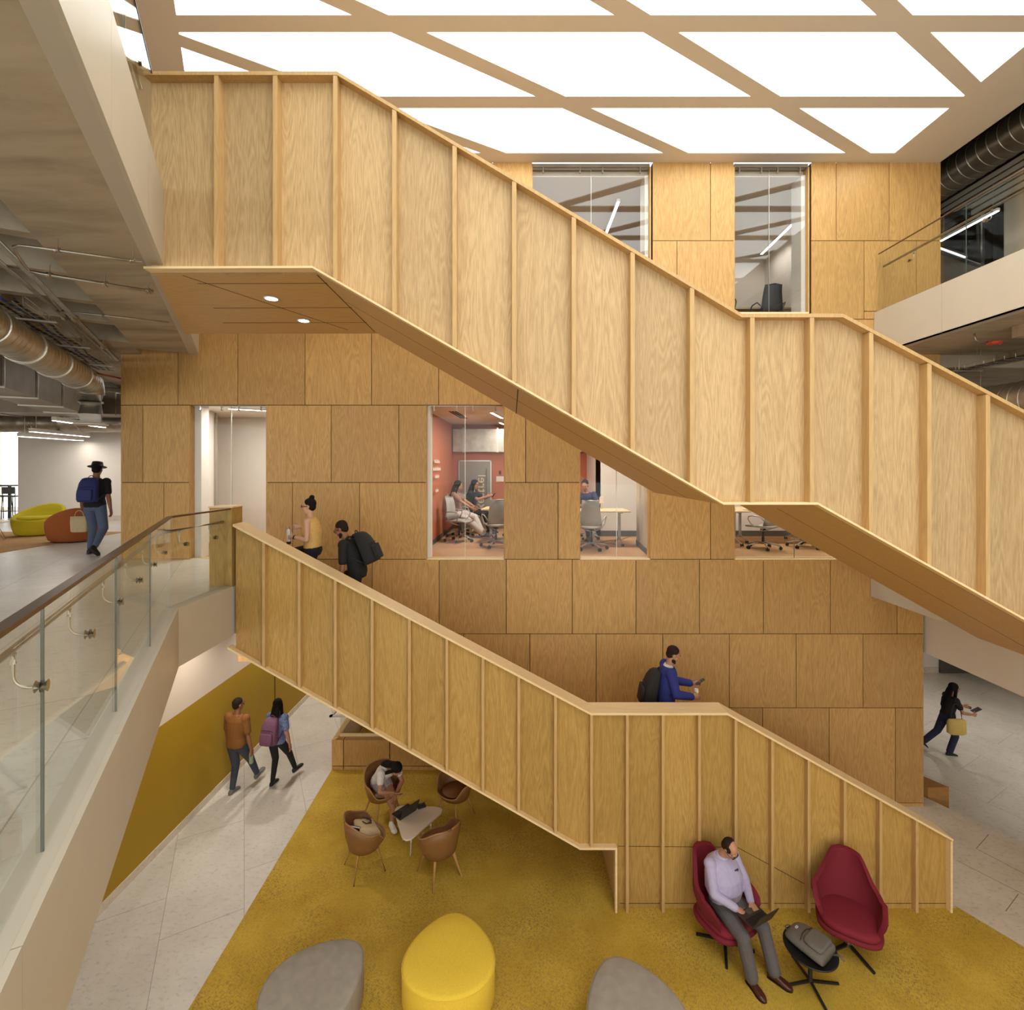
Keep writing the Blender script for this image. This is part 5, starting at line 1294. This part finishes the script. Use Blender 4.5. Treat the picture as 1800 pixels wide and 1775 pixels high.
def person(label, loc, rz, H, P):
    k = H / 1.75; fem = P.get('fem', 0); vox = P.get('vox', .010)
    skin, topm, botm, hairm, shoem = P['skin'], P['top'], P['bottom'], P['hair'], P['shoe']
    bk = P.get('bulk', 1.0); pel = V(P.get('pelvis', (0, 0, .94 * k))); lean = P.get('lean', 4); sl = P.get('side', 0); tw = R(P.get('twist', 0)); bel = P.get('belly', 0)
    X = V((math.cos(tw), math.sin(tw), 0)); X0 = V((1, 0, 0))
    def dirn(a, b=None): a = R(a); b_ = R(sl); return V((math.sin(b_), math.sin(a) * math.cos(b_), math.cos(a) * math.cos(b_)))
    pl_ = P.get('plean', lean * .3)
    d1, d2, d3 = dirn(pl_), dirn((pl_ + lean) / 2), dirn(lean)
    p0 = pel; p1 = p0 + d1 * .13 * k; p2 = p1 + d2 * .16 * k; p3 = p2 + d3 * .13 * k; p4 = p3 + d3 * .085 * k
    def fw(d, x): return d.cross(x).normalized()
    wb = .92 if fem else 1.0; hb = 1.04 if fem else 1.0
    T = [(p0 - d1 * .10 * k, d1, X0, .10 * hb, .09), (p0 - d1 * .04 * k, d1, X0, .158 * hb, .105), (p0 + d1 * .03 * k, d1, X0, .166 * hb, .112 + bel * .3), (p1, d1, X0.lerp(X, .4), (.142 if not fem else .128) + bel * .55, .102 + bel), (p2, d2, X.lerp(X, .7), .158 * wb + bel * .4, .110 + bel * .75 + fem * .012), (p3, d3, X, .170 * wb, .104 + bel * .3), (p4 - d3 * .028 * k, d3, X, .135 * wb, .082), (p4, d3, X, .075, .062)]
    def torso(bm, off, i0=0, i1=8, extra=None):
        rr = [ring(c + (fw(d, x) * bel * .5 if 2 <= j <= 4 else V((0, 0, 0))), x.normalized(), fw(d, x), (rx * k * bk + off), (ry * k * bk + off), 20, 2.3) for j, (c, d, x, rx, ry) in enumerate(T)][i0:i1]
        rings(bm, rr)
    sh = {s: p3 + X * (s * (.178 if not fem else .158) * k * bk) + d3 * .035 * k for s in (-1, 1)}
    hipj = {s: pel + X0 * (s * .088 * k) - d1 * .02 * k for s in (-1, 1)}
    arms, legs = {}, {}
    for s, key in ((1, 'R'), (-1, 'L')):
        t = V(P['hand' + key]); pole = V(P.get('elbow' + key, (s * .5, -1, -.3)))
        arms[s] = (sh[s],) + ik(sh[s], t, .285 * k, .255 * k, pole)
        t = V(P['foot' + key]); legs[s] = (hipj[s],) + ik(hipj[s], t, .435 * k, .425 * k, V(P.get('knee' + key, (s * .08, 1, 0))))
    # head frame
    hp, hy, hr = R(P.get('pitch', 5)), R(P.get('yaw', 0)), R(P.get('roll', 0))
    Mh = Matrix.Rotation(tw, 3, 'Z') @ Matrix.Rotation(hy, 3, 'Z') @ Matrix.Rotation(-hp, 3, 'X') @ Matrix.Rotation(hr, 3, 'Y')
    hs, hf, hu = Mh @ V((1, 0, 0)), Mh @ V((0, 1, 0)), Mh @ V((0, 0, 1))
    nd = (d3 + hu).normalized(); hk = .97 if fem else 1.0
    hc = p4 + nd * .075 * k + hu * .105 * hk + hf * .012
    Mb = basis(hs, hf, hu)
    def h(x, y, z): return hc + (hs * x + hf * y + hu * z) * hk
    def he(bm, c, r): ellip(bm, h(*c), tuple(q * hk for q in r), Mb, 16, 10)
    # body, one surface
    bm = BM(); torso(bm, 0)
    capsule(bm, p4 - d3 * .03, h(0, -.015, -.05), .058 if not fem else .050, .054 if not fem else .047)
    he(bm, (0, -.012, .038), (.073, .093, .083)); he(bm, (0, .020, -.040), (.058, .066, .072)); he(bm, (0, .052, -.092), (.028, .024, .022))
    he(bm, (0, .078, .030), (.050, .012, .018)); he(bm, (0, .078, -.060), (.024, .014, .011))
    capsule(bm, h(0, .080, .020), h(0, .102, -.020), .0085, .0125, 8)
    for s in (-1, 1): he(bm, (s * .074, -.006, -.002), (.011, .020, .032)); he(bm, (s * .036, .056, -.022), (.022, .022, .02))
    for s in (-1, 1):
        a, e, w = arms[s]; am = P.get('armk', .92 if fem else 1.0)
        ellip(bm, a, (.056 * am, .056 * am, .056 * am)); capsule(bm, a, e, .050 * am, .038 * am); capsule(bm, e, e.lerp(w, .35), .038 * am, .040 * am); capsule(bm, e.lerp(w, .35), w, .040 * am, .026 * am)
        key = 'R' if s > 0 else 'L'
        dd = (w - e).normalized(); hd = V(P.get('hdir' + key, dd)); pn = V(P.get('palm' + key, (-s, 0, 0))); th = V(P.get('thumb' + key, (0, 1, 0) if abs(hd.normalized().y) < .8 else (0, 0, 1)))
        hand(bm, w, hd, pn, th, P.get('curl' + key, .35), k=.95 if fem else 1.02)
        a, kn, an = legs[s]; lm = .96 if fem else 1.0
        capsule(bm, a, kn, .082 * lm, .054 * lm); capsule(bm, kn, kn.lerp(an, .3), .052 * lm, .056 * lm); capsule(bm, kn.lerp(an, .3), an, .056 * lm, .036 * lm)
        up, fd = foot_frame(P, key, an); sd = fd.cross(up)
        rings(bm, [ring(an - up * .078 * k + (fd * y * .92 + up * (hh / 2)) * k, sd, up, w_ * .82 * k, hh / 2 * .85 * k, 12, 2.4) for y, hh, w_ in SHOE])
    body = remeshed('person', bm, skin, None, vox, P.get('it', 2))
    body.location = loc; body.rotation_euler = (0, 0, rz); tag(body, label, 'person')
    # clothes
    off = P.get('off', .012)
    bm = BM(); i0 = P.get('hem', 1); torso(bm, off, i0, 8 if P.get('collar', 1) else 7)
    slv = P.get('sleeve', .62)
    for s in (-1, 1):
        a, e, w = arms[s]
        if slv > 0:
            ellip(bm, a, (.060 + off, .060 + off, .060 + off)); q = min(slv, 1)
            capsule(bm, a, a.lerp(e, q), .053 + off, (.053 - .013 * q) + off)
            if slv > 1: capsule(bm, e, e.lerp(w, slv - 1), .041 + off, .030 + off)
        else: ellip(bm, a - X * s * .03, (.05 + off * .6, .055 + off * .6, .05 + off * .6))
    if P.get('skirt'):
        pass
    remeshed(P.get('topname', 'shirt'), bm, topm, body, vox, 3)
    bm = BM(); torso(bm, off * .8, 0, 4 if P.get('tuck', 0) else 3)
    bl = P.get('leg', 1.93); lo_ = P.get('loose', 1.0)
    for s in (-1, 1):
        a, kn, an = legs[s]; capsule(bm, a, a.lerp(kn, min(bl, 1)), .087 * lo_ + off * .6, (.087 - .027 * min(bl, 1)) * lo_ + off * .6)
        if bl > 1: capsule(bm, kn, kn.lerp(an, bl - 1), .060 * lo_ + off * .5, P.get('cuff', .050) * lo_)
    remeshed(P.get('botname', 'trousers'), bm, botm, body, vox, 3)
    for s, key in ((1, 'R'), (-1, 'L')):
        up, fd = foot_frame(P, key, legs[s][2]); shoe(body, legs[s][2], fd, up, shoem, P.get('sole', shoem), vox, k)
    # hair
    st = P.get('style', 'short'); bm = BM()
    if st in ('short', 'bun', 'long', 'pony'):
        he(bm, (0, -.026, .052), (.081, .094, .084)); he(bm, (0, -.05, .0), (.070, .062, .07))
    if st == 'long' or st == 'pony':
        he(bm, (0, -.03, .045), (.086, .098, .09))
        L_ = P.get('hairlen', .38); back = -fw(d3, X)
        pts = [h(0, -.06, .03), h(0, -.085, -.06), p4 + back * .085 * k + nd * .02, p3 + back * .125 * k - d3 * .02 * k, p3 + back * (.125) * k - d3 * (L_ - .15)]
        wid = [.075, .085, .09, .085, .05]
        rings(bm, [ring(p, X, (back if i > 1 else -hf), w_, .045, 14) for i, (p, w_) in enumerate(zip(pts, wid))])
        for s in (-1, 1): capsule(bm, h(s * .068, -.01, .02), p4 + X * s * .085 - d3 * .03 + fw(d3, X) * .02, .030, .028); capsule(bm, p4 + X * s * .085 - d3 * .03 + fw(d3, X) * .02, p3 + X * s * .10 - d3 * .10 + fw(d3, X) * .10, .028, .016)
    if st == 'bun': he(bm, (0, -.055, .145), (.040, .040, .036)); he(bm, (0, -.03, .115), (.03, .03, .03))
    if st == 'bald':
        he(bm, (0, -.046, .036), (.0805, .072, .080)); he(bm, (0, -.05, .0), (.072, .060, .07))
        for s in (-1, 1): he(bm, (s * .064, .0, .034), (.016, .042, .040))
    hr_ = remeshed('hair', bm, hairm, body, max(vox * .9, .007), 2)
    if P.get('beard'):
        bm = BM(); he(bm, (0, .048, -.098), (.034, .030, .024)); [he(bm, (s * .045, .02, -.07), (.018, .035, .035)) for s in (-1, 1)]; remeshed('beard', bm, hairm, body, .008, 2)
    # eyes and brows
    for s in (-1, 1):
        bm = BM(); he(bm, (s * .030, .0755, .010), (.012, .008, .006)); eo = obj('eye', bm, EYEW, body, smooth=True)
        bm = BM(); he(bm, (s * .030, .0825, .010), (.0052, .0025, .0052)); obj('iris', bm, M['black'], eo, smooth=True)
        bm = BM(); tube(bm, [h(s * .018, .0925, .034), h(s * .034, .0915, .038), h(s * .05, .083, .033)], .0035, 6); obj('eyebrow', bm, hairm, body)
    if P.get('glasses'):
        bm = BM()
        for s in (-1, 1):
            tube(bm, [h(s * .033 + .024 * math.cos(a), .101 - .01 * abs(math.cos(a)) * (1 if math.cos(a) * s > 0 else 0), .008 + .017 * math.sin(a)) for a in [2 * PI * i / 14 for i in range(14)]], .0036, 6, closed=True)
            tube(bm, [h(s * .057, .092, .012), h(s * .083, .05, .012), h(s * .084, -.01, .008)], .0036, 6)
        tube(bm, [h(-.009, .102, .012), h(.009, .102, .012)], .0025, 6); obj('glasses', bm, M['black'], body)
    info = dict(hc=hc, p4=p4, p3=p3, d3=d3, X=X, f3=fw(d3, X), arms=arms, legs=legs, h=h, Mb=Mb, Mw=Matrix.Translation(loc) @ Matrix.Rotation(rz, 4, 'Z'), hs=hs, hf=hf, hu=hu)
    return body, info
def foot_frame(P, key, an):
    yaw, pit = P.get('ft' + key, (0, 0)); yaw, pit = R(yaw), R(pit)
    fd = V((math.sin(yaw) * math.cos(pit), math.cos(yaw) * math.cos(pit), math.sin(pit)))
    sd = V((math.cos(yaw), -math.sin(yaw), 0)); return sd.cross(fd).normalized(), fd
def place(t, inf, p, rotm=None):
    """put a held or worn thing at a point given in the wearer's own coordinates"""
    Mw = inf['Mw']; t.location = Mw @ p
    if rotm is not None: t.rotation_euler = (Mw.to_3x3() @ rotm).to_euler()
def wear_pack(bp, inf, down=.40, back=.11, tilt=0):
    d3, X, f3 = inf['d3'], inf['X'], inf['f3']
    Mx = basis(X, f3, d3) @ Matrix.Rotation(R(tilt), 3, 'X')
    place(bp, inf, inf['p4'] - d3 * down - f3 * back, Mx)
EYEW = flat('eye white', srgb(178, 166, 156), .4, noise=.01)
def cloth(name, r, g, b, **k): return flat(name, srgb(r, g, b), .85, noise=k.get('noise', .07), nscale=k.get('nscale', 25), bump=.15)
SK1 = flat('skin tan', srgb(176, 124, 92), .5, noise=.03); SK2 = flat('skin brown', srgb(150, 98, 68), .5, noise=.03); SK3 = flat('skin fair', srgb(206, 158, 130), .5, noise=.03)
HB = flat('black hair', srgb(20, 15, 13), .75, noise=.3, nscale=60, spec=.2); HD = flat('dark brown hair', srgb(38, 27, 21), .75, noise=.3, nscale=80, spec=.2)
jeans = cloth('blue denim', 88, 102, 130); dark_jeans = cloth('dark denim', 48, 52, 64); blackc = cloth('black cloth', 22, 21, 24); whitec = cloth('white cloth', 216, 208, 200); shoeb = flat('black shoe', srgb(24, 22, 22), .5); shoew = flat('white shoe', srgb(226, 220, 208), .6); solew = flat('white sole', srgb(210, 204, 196), .6)

# 1 man in a hat, middle floor
b, I = person('person in a black hat and black t-shirt walking away with a blue backpack', (-7.86, 9.22, MID), .18, 1.70, dict(skin=SK2, top=blackc, bottom=jeans, hair=HB, shoe=shoeb, lean=6, pitch=12, yaw=12,
    handR=(.30, -.06, .80), handL=(-.30, .14, .84), footL=(-.09, .02, .082), footR=(.17, -.30, .17), ftR=(14, -42), kneeR=(.2, 1, 0), ftL=(-6, 0), sleeve=.75, off=.018, loose=1.02))
bm = BM(); h = I['h']; Mb = I['Mb']
def hatring(r, z, q=1.12): return [h(r * math.cos(a), -.012 + r * q * math.sin(a), z) for a in [2 * PI * i / 28 for i in range(28)]]
rings(bm, [hatring(.145, .058), hatring(.147, .062), hatring(.09, .072), hatring(.086, .12), hatring(.078, .155), hatring(.055, .160), hatring(.01, .148)]); obj('hat', bm, M['black'], b, smooth=True)
bluep = flat('blue nylon', srgb(38, 50, 108), .7, noise=.1)
bp = backpack('royal blue backpack on the back of the man in the hat', bluep, (0, 0, 0), (0, 0, 0), .33, .46, .18); wear_pack(bp, I, .44, .115)
t = thing('tote_bag', 'pale tote bag hanging from the left hand of the man in the hat', 'bag', tuple(I['Mw'] @ V((-.32, .10, .40))), .3)
bm = BM(); rings(bm, [ring(V((0, 0, z)), V((1, 0, 0)), V((0, 1, 0)), w_, d_, 16, 3) for z, w_, d_ in ((0, .10, .03), (.02, .13, .05), (.2, .14, .045), (.30, .14, .02))]); obj('bag_body', bm, canvas, t, smooth=True)
bm = BM(); tube(bm, arc((0, 0, .30), (.07, 0, 0), (0, 0, .11), 0, PI, 10), .006, 6); obj('handle', bm, canvas, t, smooth=True)

# 2 woman climbing with a bottle
ST1 = 3.98
b, I = person('person with a black hair bun and mustard sleeveless top climbing the stairs', (-2.98, 7.35, 3.91), PI / 2 + .06, 1.62, dict(fem=1, skin=SK3, top=cloth('mustard top', 214, 172, 98), bottom=blackc, hair=HB, shoe=shoeb, style='bun', glasses=1, lean=9, pitch=2, yaw=4, belly=.02,
    handL=(-.13, .25, 1.07), elbowL=(-.5, -1, -.8), handR=(.13, .24, 1.19), elbowR=(.6, -.8, -.9), thumbL=(0, 0, 1), thumbR=(0, .3, 1), palmL=(1, 0, 0), palmR=(-1, 0, 0), curlL=.75, curlR=.8, hdirL=(.3, 1, 0), hdirR=(-.5, .9, 0),
    footR=(.09, .36, .40), footL=(-.09, -.10, .10), ftL=(0, -20), kneeR=(.1, 1, .4), sleeve=0, hem=2, tuck=1, loose=1.08, vox=.009))
t = thing('water_bottle', 'white and black bottle in the hands of the woman climbing the stairs', 'bottle')
bm = BM(); lathe(bm, (0, 0, 0), [(.028, .012), (.031, .03), (.031, .17), (.024, .20), (.018, .21)], 18); obj('bottle_body', bm, whitec, t, autosmooth=40)
bm = BM(); lathe(bm, (0, 0, 0), [(.029, -.02), (.031, .0), (.031, .02)], 18); obj('base_band', bm, M['black'], t, autosmooth=40)
bm = BM(); lathe(bm, (0, 0, 0), [(.021, .21), (.021, .235), (.012, .24)], 14); obj('cap', bm, M['steel'], t, autosmooth=40)
place(t, I, I['arms'][-1][2] + V((.055, .085, -.09)), Matrix.Rotation(R(-6), 3, 'Y'))
bm = BM(); w_ = I['arms'][-1][2]; e_ = I['arms'][-1][1]; dd = (w_ - e_).normalized(); s_, u_ = frame(dd); rings(bm, [ring(w_ - dd * q, s_, u_, .031, .031, 14) for q in (.035, .015)]); obj('wristwatch', bm, M['black'], b)
b_body = b
# 3 man behind her
b, I = person('person in black clothes and glasses stooping up the stairs under a black backpack', (-2.30, 7.30, 3.53), PI / 2 - .08, 1.72, dict(skin=SK2, top=blackc, bottom=blackc, hair=HD, shoe=shoeb, glasses=1, beard=1, lean=26, plean=12, pitch=24, yaw=0,
    handL=(-.26, .16, .82), handR=(.24, .22, .86), footR=(.09, .30, .36), footL=(-.09, -.14, .10), ftL=(0, -20), sleeve=.85, off=.02, vox=.009, kneeR=(.1, 1, .3)))
bp = backpack('large black backpack with a pale strap edge on the stooping man on the stairs', cloth('black nylon', 30, 29, 32), (0, 0, 0), (0, 0, 0), .34, .50, .22); wear_pack(bp, I, .46, .12, 4)
# 4 man in the blue suit on the landing
b, I = person('person in a blue suit jacket reading a phone on the stair landing', (2.28, 7.28, 1.62), -PI / 2 - .05, 1.74, dict(skin=SK1, top=cloth('blue suit', 38, 44, 116), bottom=cloth('navy trousers', 30, 32, 66), hair=HD, shoe=shoeb, beard=1, lean=8, pitch=22, yaw=-4,
    handR=(.17, .34, 1.06), handL=(-.14, .42, 1.12), elbowR=(.5, -1, -.8), elbowL=(-.5, -1, -.8), thumbL=(0, 0, 1), thumbR=(0, 0, 1), palmL=(1, 0, 0), palmR=(-1, 0, 0), curlL=.6, curlR=.7, hdirL=(.15, 1, .2), hdirR=(0, 1, -.1),
    footR=(.09, .16, .085), footL=(-.09, -.22, .12), ftL=(0, -25), sleeve=1.93, off=.024, hem=0, topname='jacket', vox=.009))
bm = BM(); rings(bm, [ring(I['p4'] + I['d3'] * q - I['f3'] * .004, I['X'], I['f3'], r1, r1 * .9, 20) for q, r1 in ((-.025, .098), (.012, .074), (.03, .064))]); obj('shirt_collar', bm, whitec, b, smooth=True)
bp = backpack('black backpack on the man in the blue suit', cloth('charcoal nylon', 34, 28, 26), (0, 0, 0), (0, 0, 0), .33, .52, .22); wear_pack(bp, I, .60, .125, -2)
t = thing('smartphone', 'dark phone held out by the man in the blue suit', 'phone'); bm = BM(); box(bm, -.037, .037, -.004, .004, -.075, .075); obj('phone_body', bm, M['black'], t, bevel=.003)
bm = BM(); box(bm, -.033, .033, -.0052, -.004, -.07, .07); obj('screen', bm, screen, t)
place(t, I, I['arms'][-1][2] + V((.045, .12, .05)), Matrix.Rotation(R(-55), 3, 'X'))
t = thing('drink_carton', 'yellow and white drink held by the man in the blue suit', 'drink'); bm = BM(); lathe(bm, (0, 0, 0), [(.026, -.06), (.030, -.055), (.030, .05), (.024, .06)], 16); obj('carton_body', bm, flat('yellow carton', srgb(206, 180, 50), .5), t, autosmooth=40)
bm = BM(); lathe(bm, (0, 0, 0), [(.0305, .02), (.0305, .05), (.026, .062)], 16); obj('lid', bm, whitec, t, autosmooth=40)
place(t, I, I['arms'][1][2] + V((-.055, .08, .03)), None)
# 5 man in brown
b, I = person('person in a brown t-shirt and grey jeans walking away beside the mustard wall', (-5.06, 8.98, 0), -.22, 1.76, dict(skin=SK2, top=cloth('brown t-shirt', 132, 84, 34), bottom=cloth('grey jeans', 62, 66, 78), hair=HD, shoe=flat('grey shoe', srgb(110, 106, 104), .6), sole=solew, lean=4, pitch=4, yaw=-24,
    handL=(-.30, .12, .86), handR=(.31, .02, .80), footL=(-.09, .0, .082), footR=(.10, .42, .14), ftR=(0, 18), sleeve=.80, off=.022, belly=.01))
t = thing('water_bottle', 'pale green bottle hanging from the right hand of the man in brown', 'bottle'); gm = flat('pale green bottle', srgb(150, 166, 128), .5)
bm = BM(); lathe(bm, (0, 0, 0), [(.030, -.13), (.035, -.12), (.035, .03), (.028, .08)], 16); obj('bottle_body', bm, gm, t, autosmooth=40)
bm = BM(); lathe(bm, (0, 0, 0), [(.020, .08), (.020, .11), (.01, .115)], 14); obj('cap', bm, gm, t, autosmooth=40)
place(t, I, I['arms'][1][2] + V((-.02, .03, -.16)), None)
# 6 girl with the purple backpack
b, I = person('person with long black hair and black leggings wearing a purple backpack', (-4.44, 9.22, 0), -.16, 1.62, dict(fem=1, skin=SK1, top=cloth('blue patterned shirt', 112, 128, 168, noise=.5, nscale=45), bottom=blackc, hair=HB, shoe=shoeb, sole=solew, style='long', hairlen=.28, lean=5, pitch=6, yaw=8,
    handL=(-.24, .12, .84), handR=(.27, .02, .76), footL=(-.08, .0, .082), footR=(.15, .36, .15), ftR=(20, 14), sleeve=.7, off=.018, leg=1.95, loose=.86))
bp = backpack('dusty purple backpack on the long-haired girl by the mustard wall', flat('purple nylon', srgb(112, 72, 96), .75, noise=.12), (0, 0, 0), (0, 0, 0), .32, .46, .18); wear_pack(bp, I, .45, .12)
bm = BM(); box(bm, -.045, .045, -.21, -.195, .12, .20); obj('patch', bm, flat('orange patch', srgb(212, 140, 96), .7, noise=.3, nscale=60), bp)
# 7 woman at the right
b, I = person('person in a black top with a yellow bag past the end of the wall', (9.66, 10.85, DR), -1.72, 1.58, dict(fem=1, skin=SK1, top=blackc, bottom=cloth('navy jeans', 34, 38, 66), hair=HB, shoe=shoeb, sole=solew, style='long', hairlen=.34, lean=14, pitch=14, yaw=0,
    handL=(-.16, .42, 1.02), handR=(.16, .38, .98), elbowL=(-.6, -1, -.6), elbowR=(.6, -1, -.6), thumbL=(0, 0, 1), thumbR=(0, 0, 1), curlL=.6, curlR=.6, footR=(.08, -.02, .082), footL=(-.10, -.42, .20), ftL=(-6, -40), sleeve=.55, off=.016, hem=2, tuck=1, cuff=.062))
t = thing('smartphone', 'dark tablet held in front of the woman past the wall end', 'phone'); bm = BM(); box(bm, -.06, .06, -.005, .005, -.09, .09); obj('phone_body', bm, M['black'], t, bevel=.003)
bm = BM(); box(bm, -.054, .054, -.0062, -.005, -.082, .082); obj('screen', bm, screen, t)
place(t, I, V((0, .56, 1.02)), Matrix.Rotation(R(-60), 3, 'X'))
t = thing('shoulder_bag', 'pale yellow shoulder bag at the hip of the woman past the wall end', 'bag'); bm = BM(); rings(bm, [ring(V((0, 0, z)), V((1, 0, 0)), V((0, 1, 0)), w_, d_, 18, 3) for z, w_, d_ in ((-.05, .05, .15), (-.02, .07, .19), (.2, .07, .19), (.26, .045, .17), (.28, .02, .14))])
obj('bag_body', bm, cloth('pale yellow cloth', 206, 178, 104), t, smooth=True); bm = BM(); tube(bm, arc((0, 0, .26), (0, .11, 0), (-.02, 0, .34), 0, PI, 12), .008, 6); obj('strap', bm, M['black'], t, smooth=True)
place(t, I, V((.235, .02, .62)), Matrix.Rotation(R(4), 3, 'Z'))

# 8 girl in the tub chair
gz = facing(.665, -.745)
b, I = person('person in a white top and patterned shorts hunched over in a brown tub chair', (-2.20, 8.40, .008), gz + .05, 1.60, dict(fem=1, skin=SK1, top=whitec, bottom=cloth('patterned shorts', 176, 160, 166, noise=.4, nscale=60), hair=HB, shoe=shoew, style='long', hairlen=.26, lean=58, plean=30, pitch=66, yaw=10,
    pelvis=(0, -.13, .585), handL=(-.02, .34, .53), handR=(.02, .36, .60), elbowL=(-1, .0, -.6), elbowR=(1, .0, -.6), hdirL=(.5, .5, -.7), hdirR=(-.6, .5, -.5), curlL=.5, curlR=.4,
    footR=(-.06, .44, .10), footL=(.05, .34, .10), kneeR=(.3, 1, 1.2), kneeL=(-.3, 1, 1.2), ftR=(-10, 0), ftL=(10, 0), sleeve=.45, leg=.42, botname='shorts', vox=.0085, off=.014, loose=1.05))
# 9 man with the laptop
mz = facing(.42, -.9)
b, I = person('balding person in glasses and a lilac shirt typing on a laptop in a burgundy armchair', (2.68, 6.16, .008), mz, 1.78, dict(skin=flat('skin light tan', srgb(190, 136, 104), .5, noise=.04), top=cloth('lilac shirt', 178, 168, 198, noise=.05), bottom=cloth('grey trousers', 92, 86, 86), hair=HD, shoe=flat('brown leather shoe', srgb(74, 34, 24), .3), sole=M['black'], style='bald', glasses=1, lean=4, plean=-10, pitch=40, yaw=8, belly=.075, bulk=1.10,
    pelvis=(0, -.03, .575), handR=(.11, .27, .705), handL=(-.11, .29, .715), elbowR=(1, -.5, -.7), elbowL=(-1, -.5, -.7), palmR=(0, 0, -1), palmL=(0, 0, -1), thumbR=(-1, .2, 0), thumbL=(1, .2, 0), hdirR=(-.35, 1, -.12), hdirL=(.25, 1, -.15), curlR=.32, curlL=.4,
    footR=(.13, .50, .082), footL=(-.17, .56, .082), kneeR=(.25, .6, 1), kneeL=(-.25, .6, 1), ftR=(6, 0), ftL=(-22, 0), sleeve=1.93, off=.016, vox=.0065, tuck=1, cuff=.062, loose=1.22, armk=1.2))
bm = BM(); rings(bm, [ring(I['p4'] + I['d3'] * q + I['f3'] * .006, I['X'], I['f3'], r1, r1 * .92, 20) for q, r1 in ((-.03, .098), (.01, .076), (.022, .068))]); obj('shirt_collar', bm, cloth('lilac collar', 186, 178, 206), b, smooth=True)
bm = BM(); c = I['p3'] + I['f3'] * .16 - I['X'] * .08 - I['d3'] * .02; Mq = basis(I['X'], I['f3'], I['d3']).to_4x4(); Mq.translation = c; box(bm, -.03, .03, -.004, .004, -.018, .018, M=Mq); obj('name_badge', bm, flat('name badge', srgb(52, 60, 84), .4, noise=.5, nscale=90), b)
lt = laptop('laptop', 'open silver grey laptop on the lap of the man in the burgundy armchair', (0, 0, 0), 0, 116)
place(lt, I, V((.0, .42, .690)), Matrix.Rotation(R(0), 3, 'X'))
# 10-13 people in the meeting room
sk = dict(sleeve=.6, vox=.011)
b, I = person('person with long black hair and white trousers seated nearest the terracotta wall', (-1.22, 11.55, MID), facing(1, -.25), 1.62, dict(fem=1, skin=SK1, top=cloth('sand top', 150, 116, 98), bottom=whitec, hair=HB, shoe=shoeb, style='long', hairlen=.2, lean=-2, plean=-12, pitch=20, yaw=20, pelvis=(0, -.06, .565), handL=(-.10, .40, .64), handR=(.12, .38, .64), footR=(.10, .62, .10), footL=(-.08, .50, .10), kneeR=(0, .6, 1), kneeL=(0, .6, 1), loose=1.15, cuff=.07, **sk))
b, I = person('person in a black t-shirt with long black hair holding a phone at the meeting table', (-.95, 12.12, MID), facing(.95, -.35), 1.64, dict(fem=1, skin=SK1, top=blackc, bottom=blackc, hair=HB, shoe=shoeb, style='long', hairlen=.3, lean=8, pitch=16, yaw=0, pelvis=(0, -.06, .565), handL=(-.06, .42, .92), handR=(.10, .40, .92), thumbL=(0, 0, 1), thumbR=(0, 0, 1), curlL=.7, curlR=.7, footR=(.10, .46, .10), footL=(-.10, .44, .10), kneeR=(0, .6, 1), kneeL=(0, .6, 1), **sk))
t = thing('smartphone', 'black phone in the hands of the woman in the black t-shirt at the table', 'phone'); bm = BM(); box(bm, -.036, .036, -.004, .004, -.07, .07); obj('phone_body', bm, M['black'], t, bevel=.003); bm = BM(); box(bm, -.032, .032, -.005, -.004, -.065, .065); obj('screen', bm, screen, t); place(t, I, V((.02, .54, .95)), Matrix.Rotation(R(-40), 3, 'X'))
b, I = person('person with long dark hair half hidden by the meeting room window edge', (.18, 12.0, MID), facing(-.5, -.9), 1.64, dict(fem=1, skin=SK1, top=blackc, bottom=blackc, hair=HB, shoe=shoeb, style='long', hairlen=.3, lean=10, pitch=18, pelvis=(0, -.06, .565), handL=(-.12, .40, .82), handR=(.12, .40, .82), footR=(.10, .44, .10), footL=(-.10, .44, .10), kneeR=(0, .6, 1), kneeL=(0, .6, 1), **sk))
b, I = person('person in a navy polo shirt leaning on the table in the narrow middle window', (1.70, 11.18, MID), facing(-.35, -.9), 1.74, dict(skin=SK1, top=cloth('navy polo', 44, 42, 84), bottom=dark_jeans, hair=HB, shoe=shoeb, lean=16, pitch=26, pelvis=(0, -.04, .57), handL=(-.20, .42, .80), handR=(.04, .46, .80), elbowL=(-1, -.2, -.6), elbowR=(1, -.2, -.6), footR=(.12, .40, .10), footL=(-.12, .36, .10), kneeR=(0, .6, 1), kneeL=(0, .6, 1), **sk))
# ================================================================== CAMERA AND LIGHT
cam = bpy.data.cameras.new('camera'); co = bpy.data.objects.new('camera', cam); COL.objects.link(co)
co.location = (0, 0, EYE); co.rotation_euler = (PI / 2, 0, 0)
cam.sensor_fit = 'HORIZONTAL'; cam.sensor_width = 36; cam.lens = F / 1800 * 36
cam.shift_x = 0.0; cam.shift_y = -(887.5 - CY) / 1800
cam.clip_start = .05; cam.clip_end = 200
scene.camera = co
w = bpy.data.worlds.new('world'); scene.world = w; w.use_nodes = True
w.node_tree.nodes['Background'].inputs[0].default_value = (.97, 1, .97, 1); w.node_tree.nodes['Background'].inputs[1].default_value = 1.6
scene.view_settings.view_transform = 'Standard'; scene.view_settings.look = 'None'
scene.view_settings.exposure = .56; scene.view_settings.gamma = 1
scene.view_settings.use_curve_mapping = False
scene.cycles.max_bounces = 10; scene.cycles.diffuse_bounces = 5; scene.cycles.transparent_max_bounces = 16
scene.cycles.use_denoising = True
scene.cycles.caustics_reflective = False
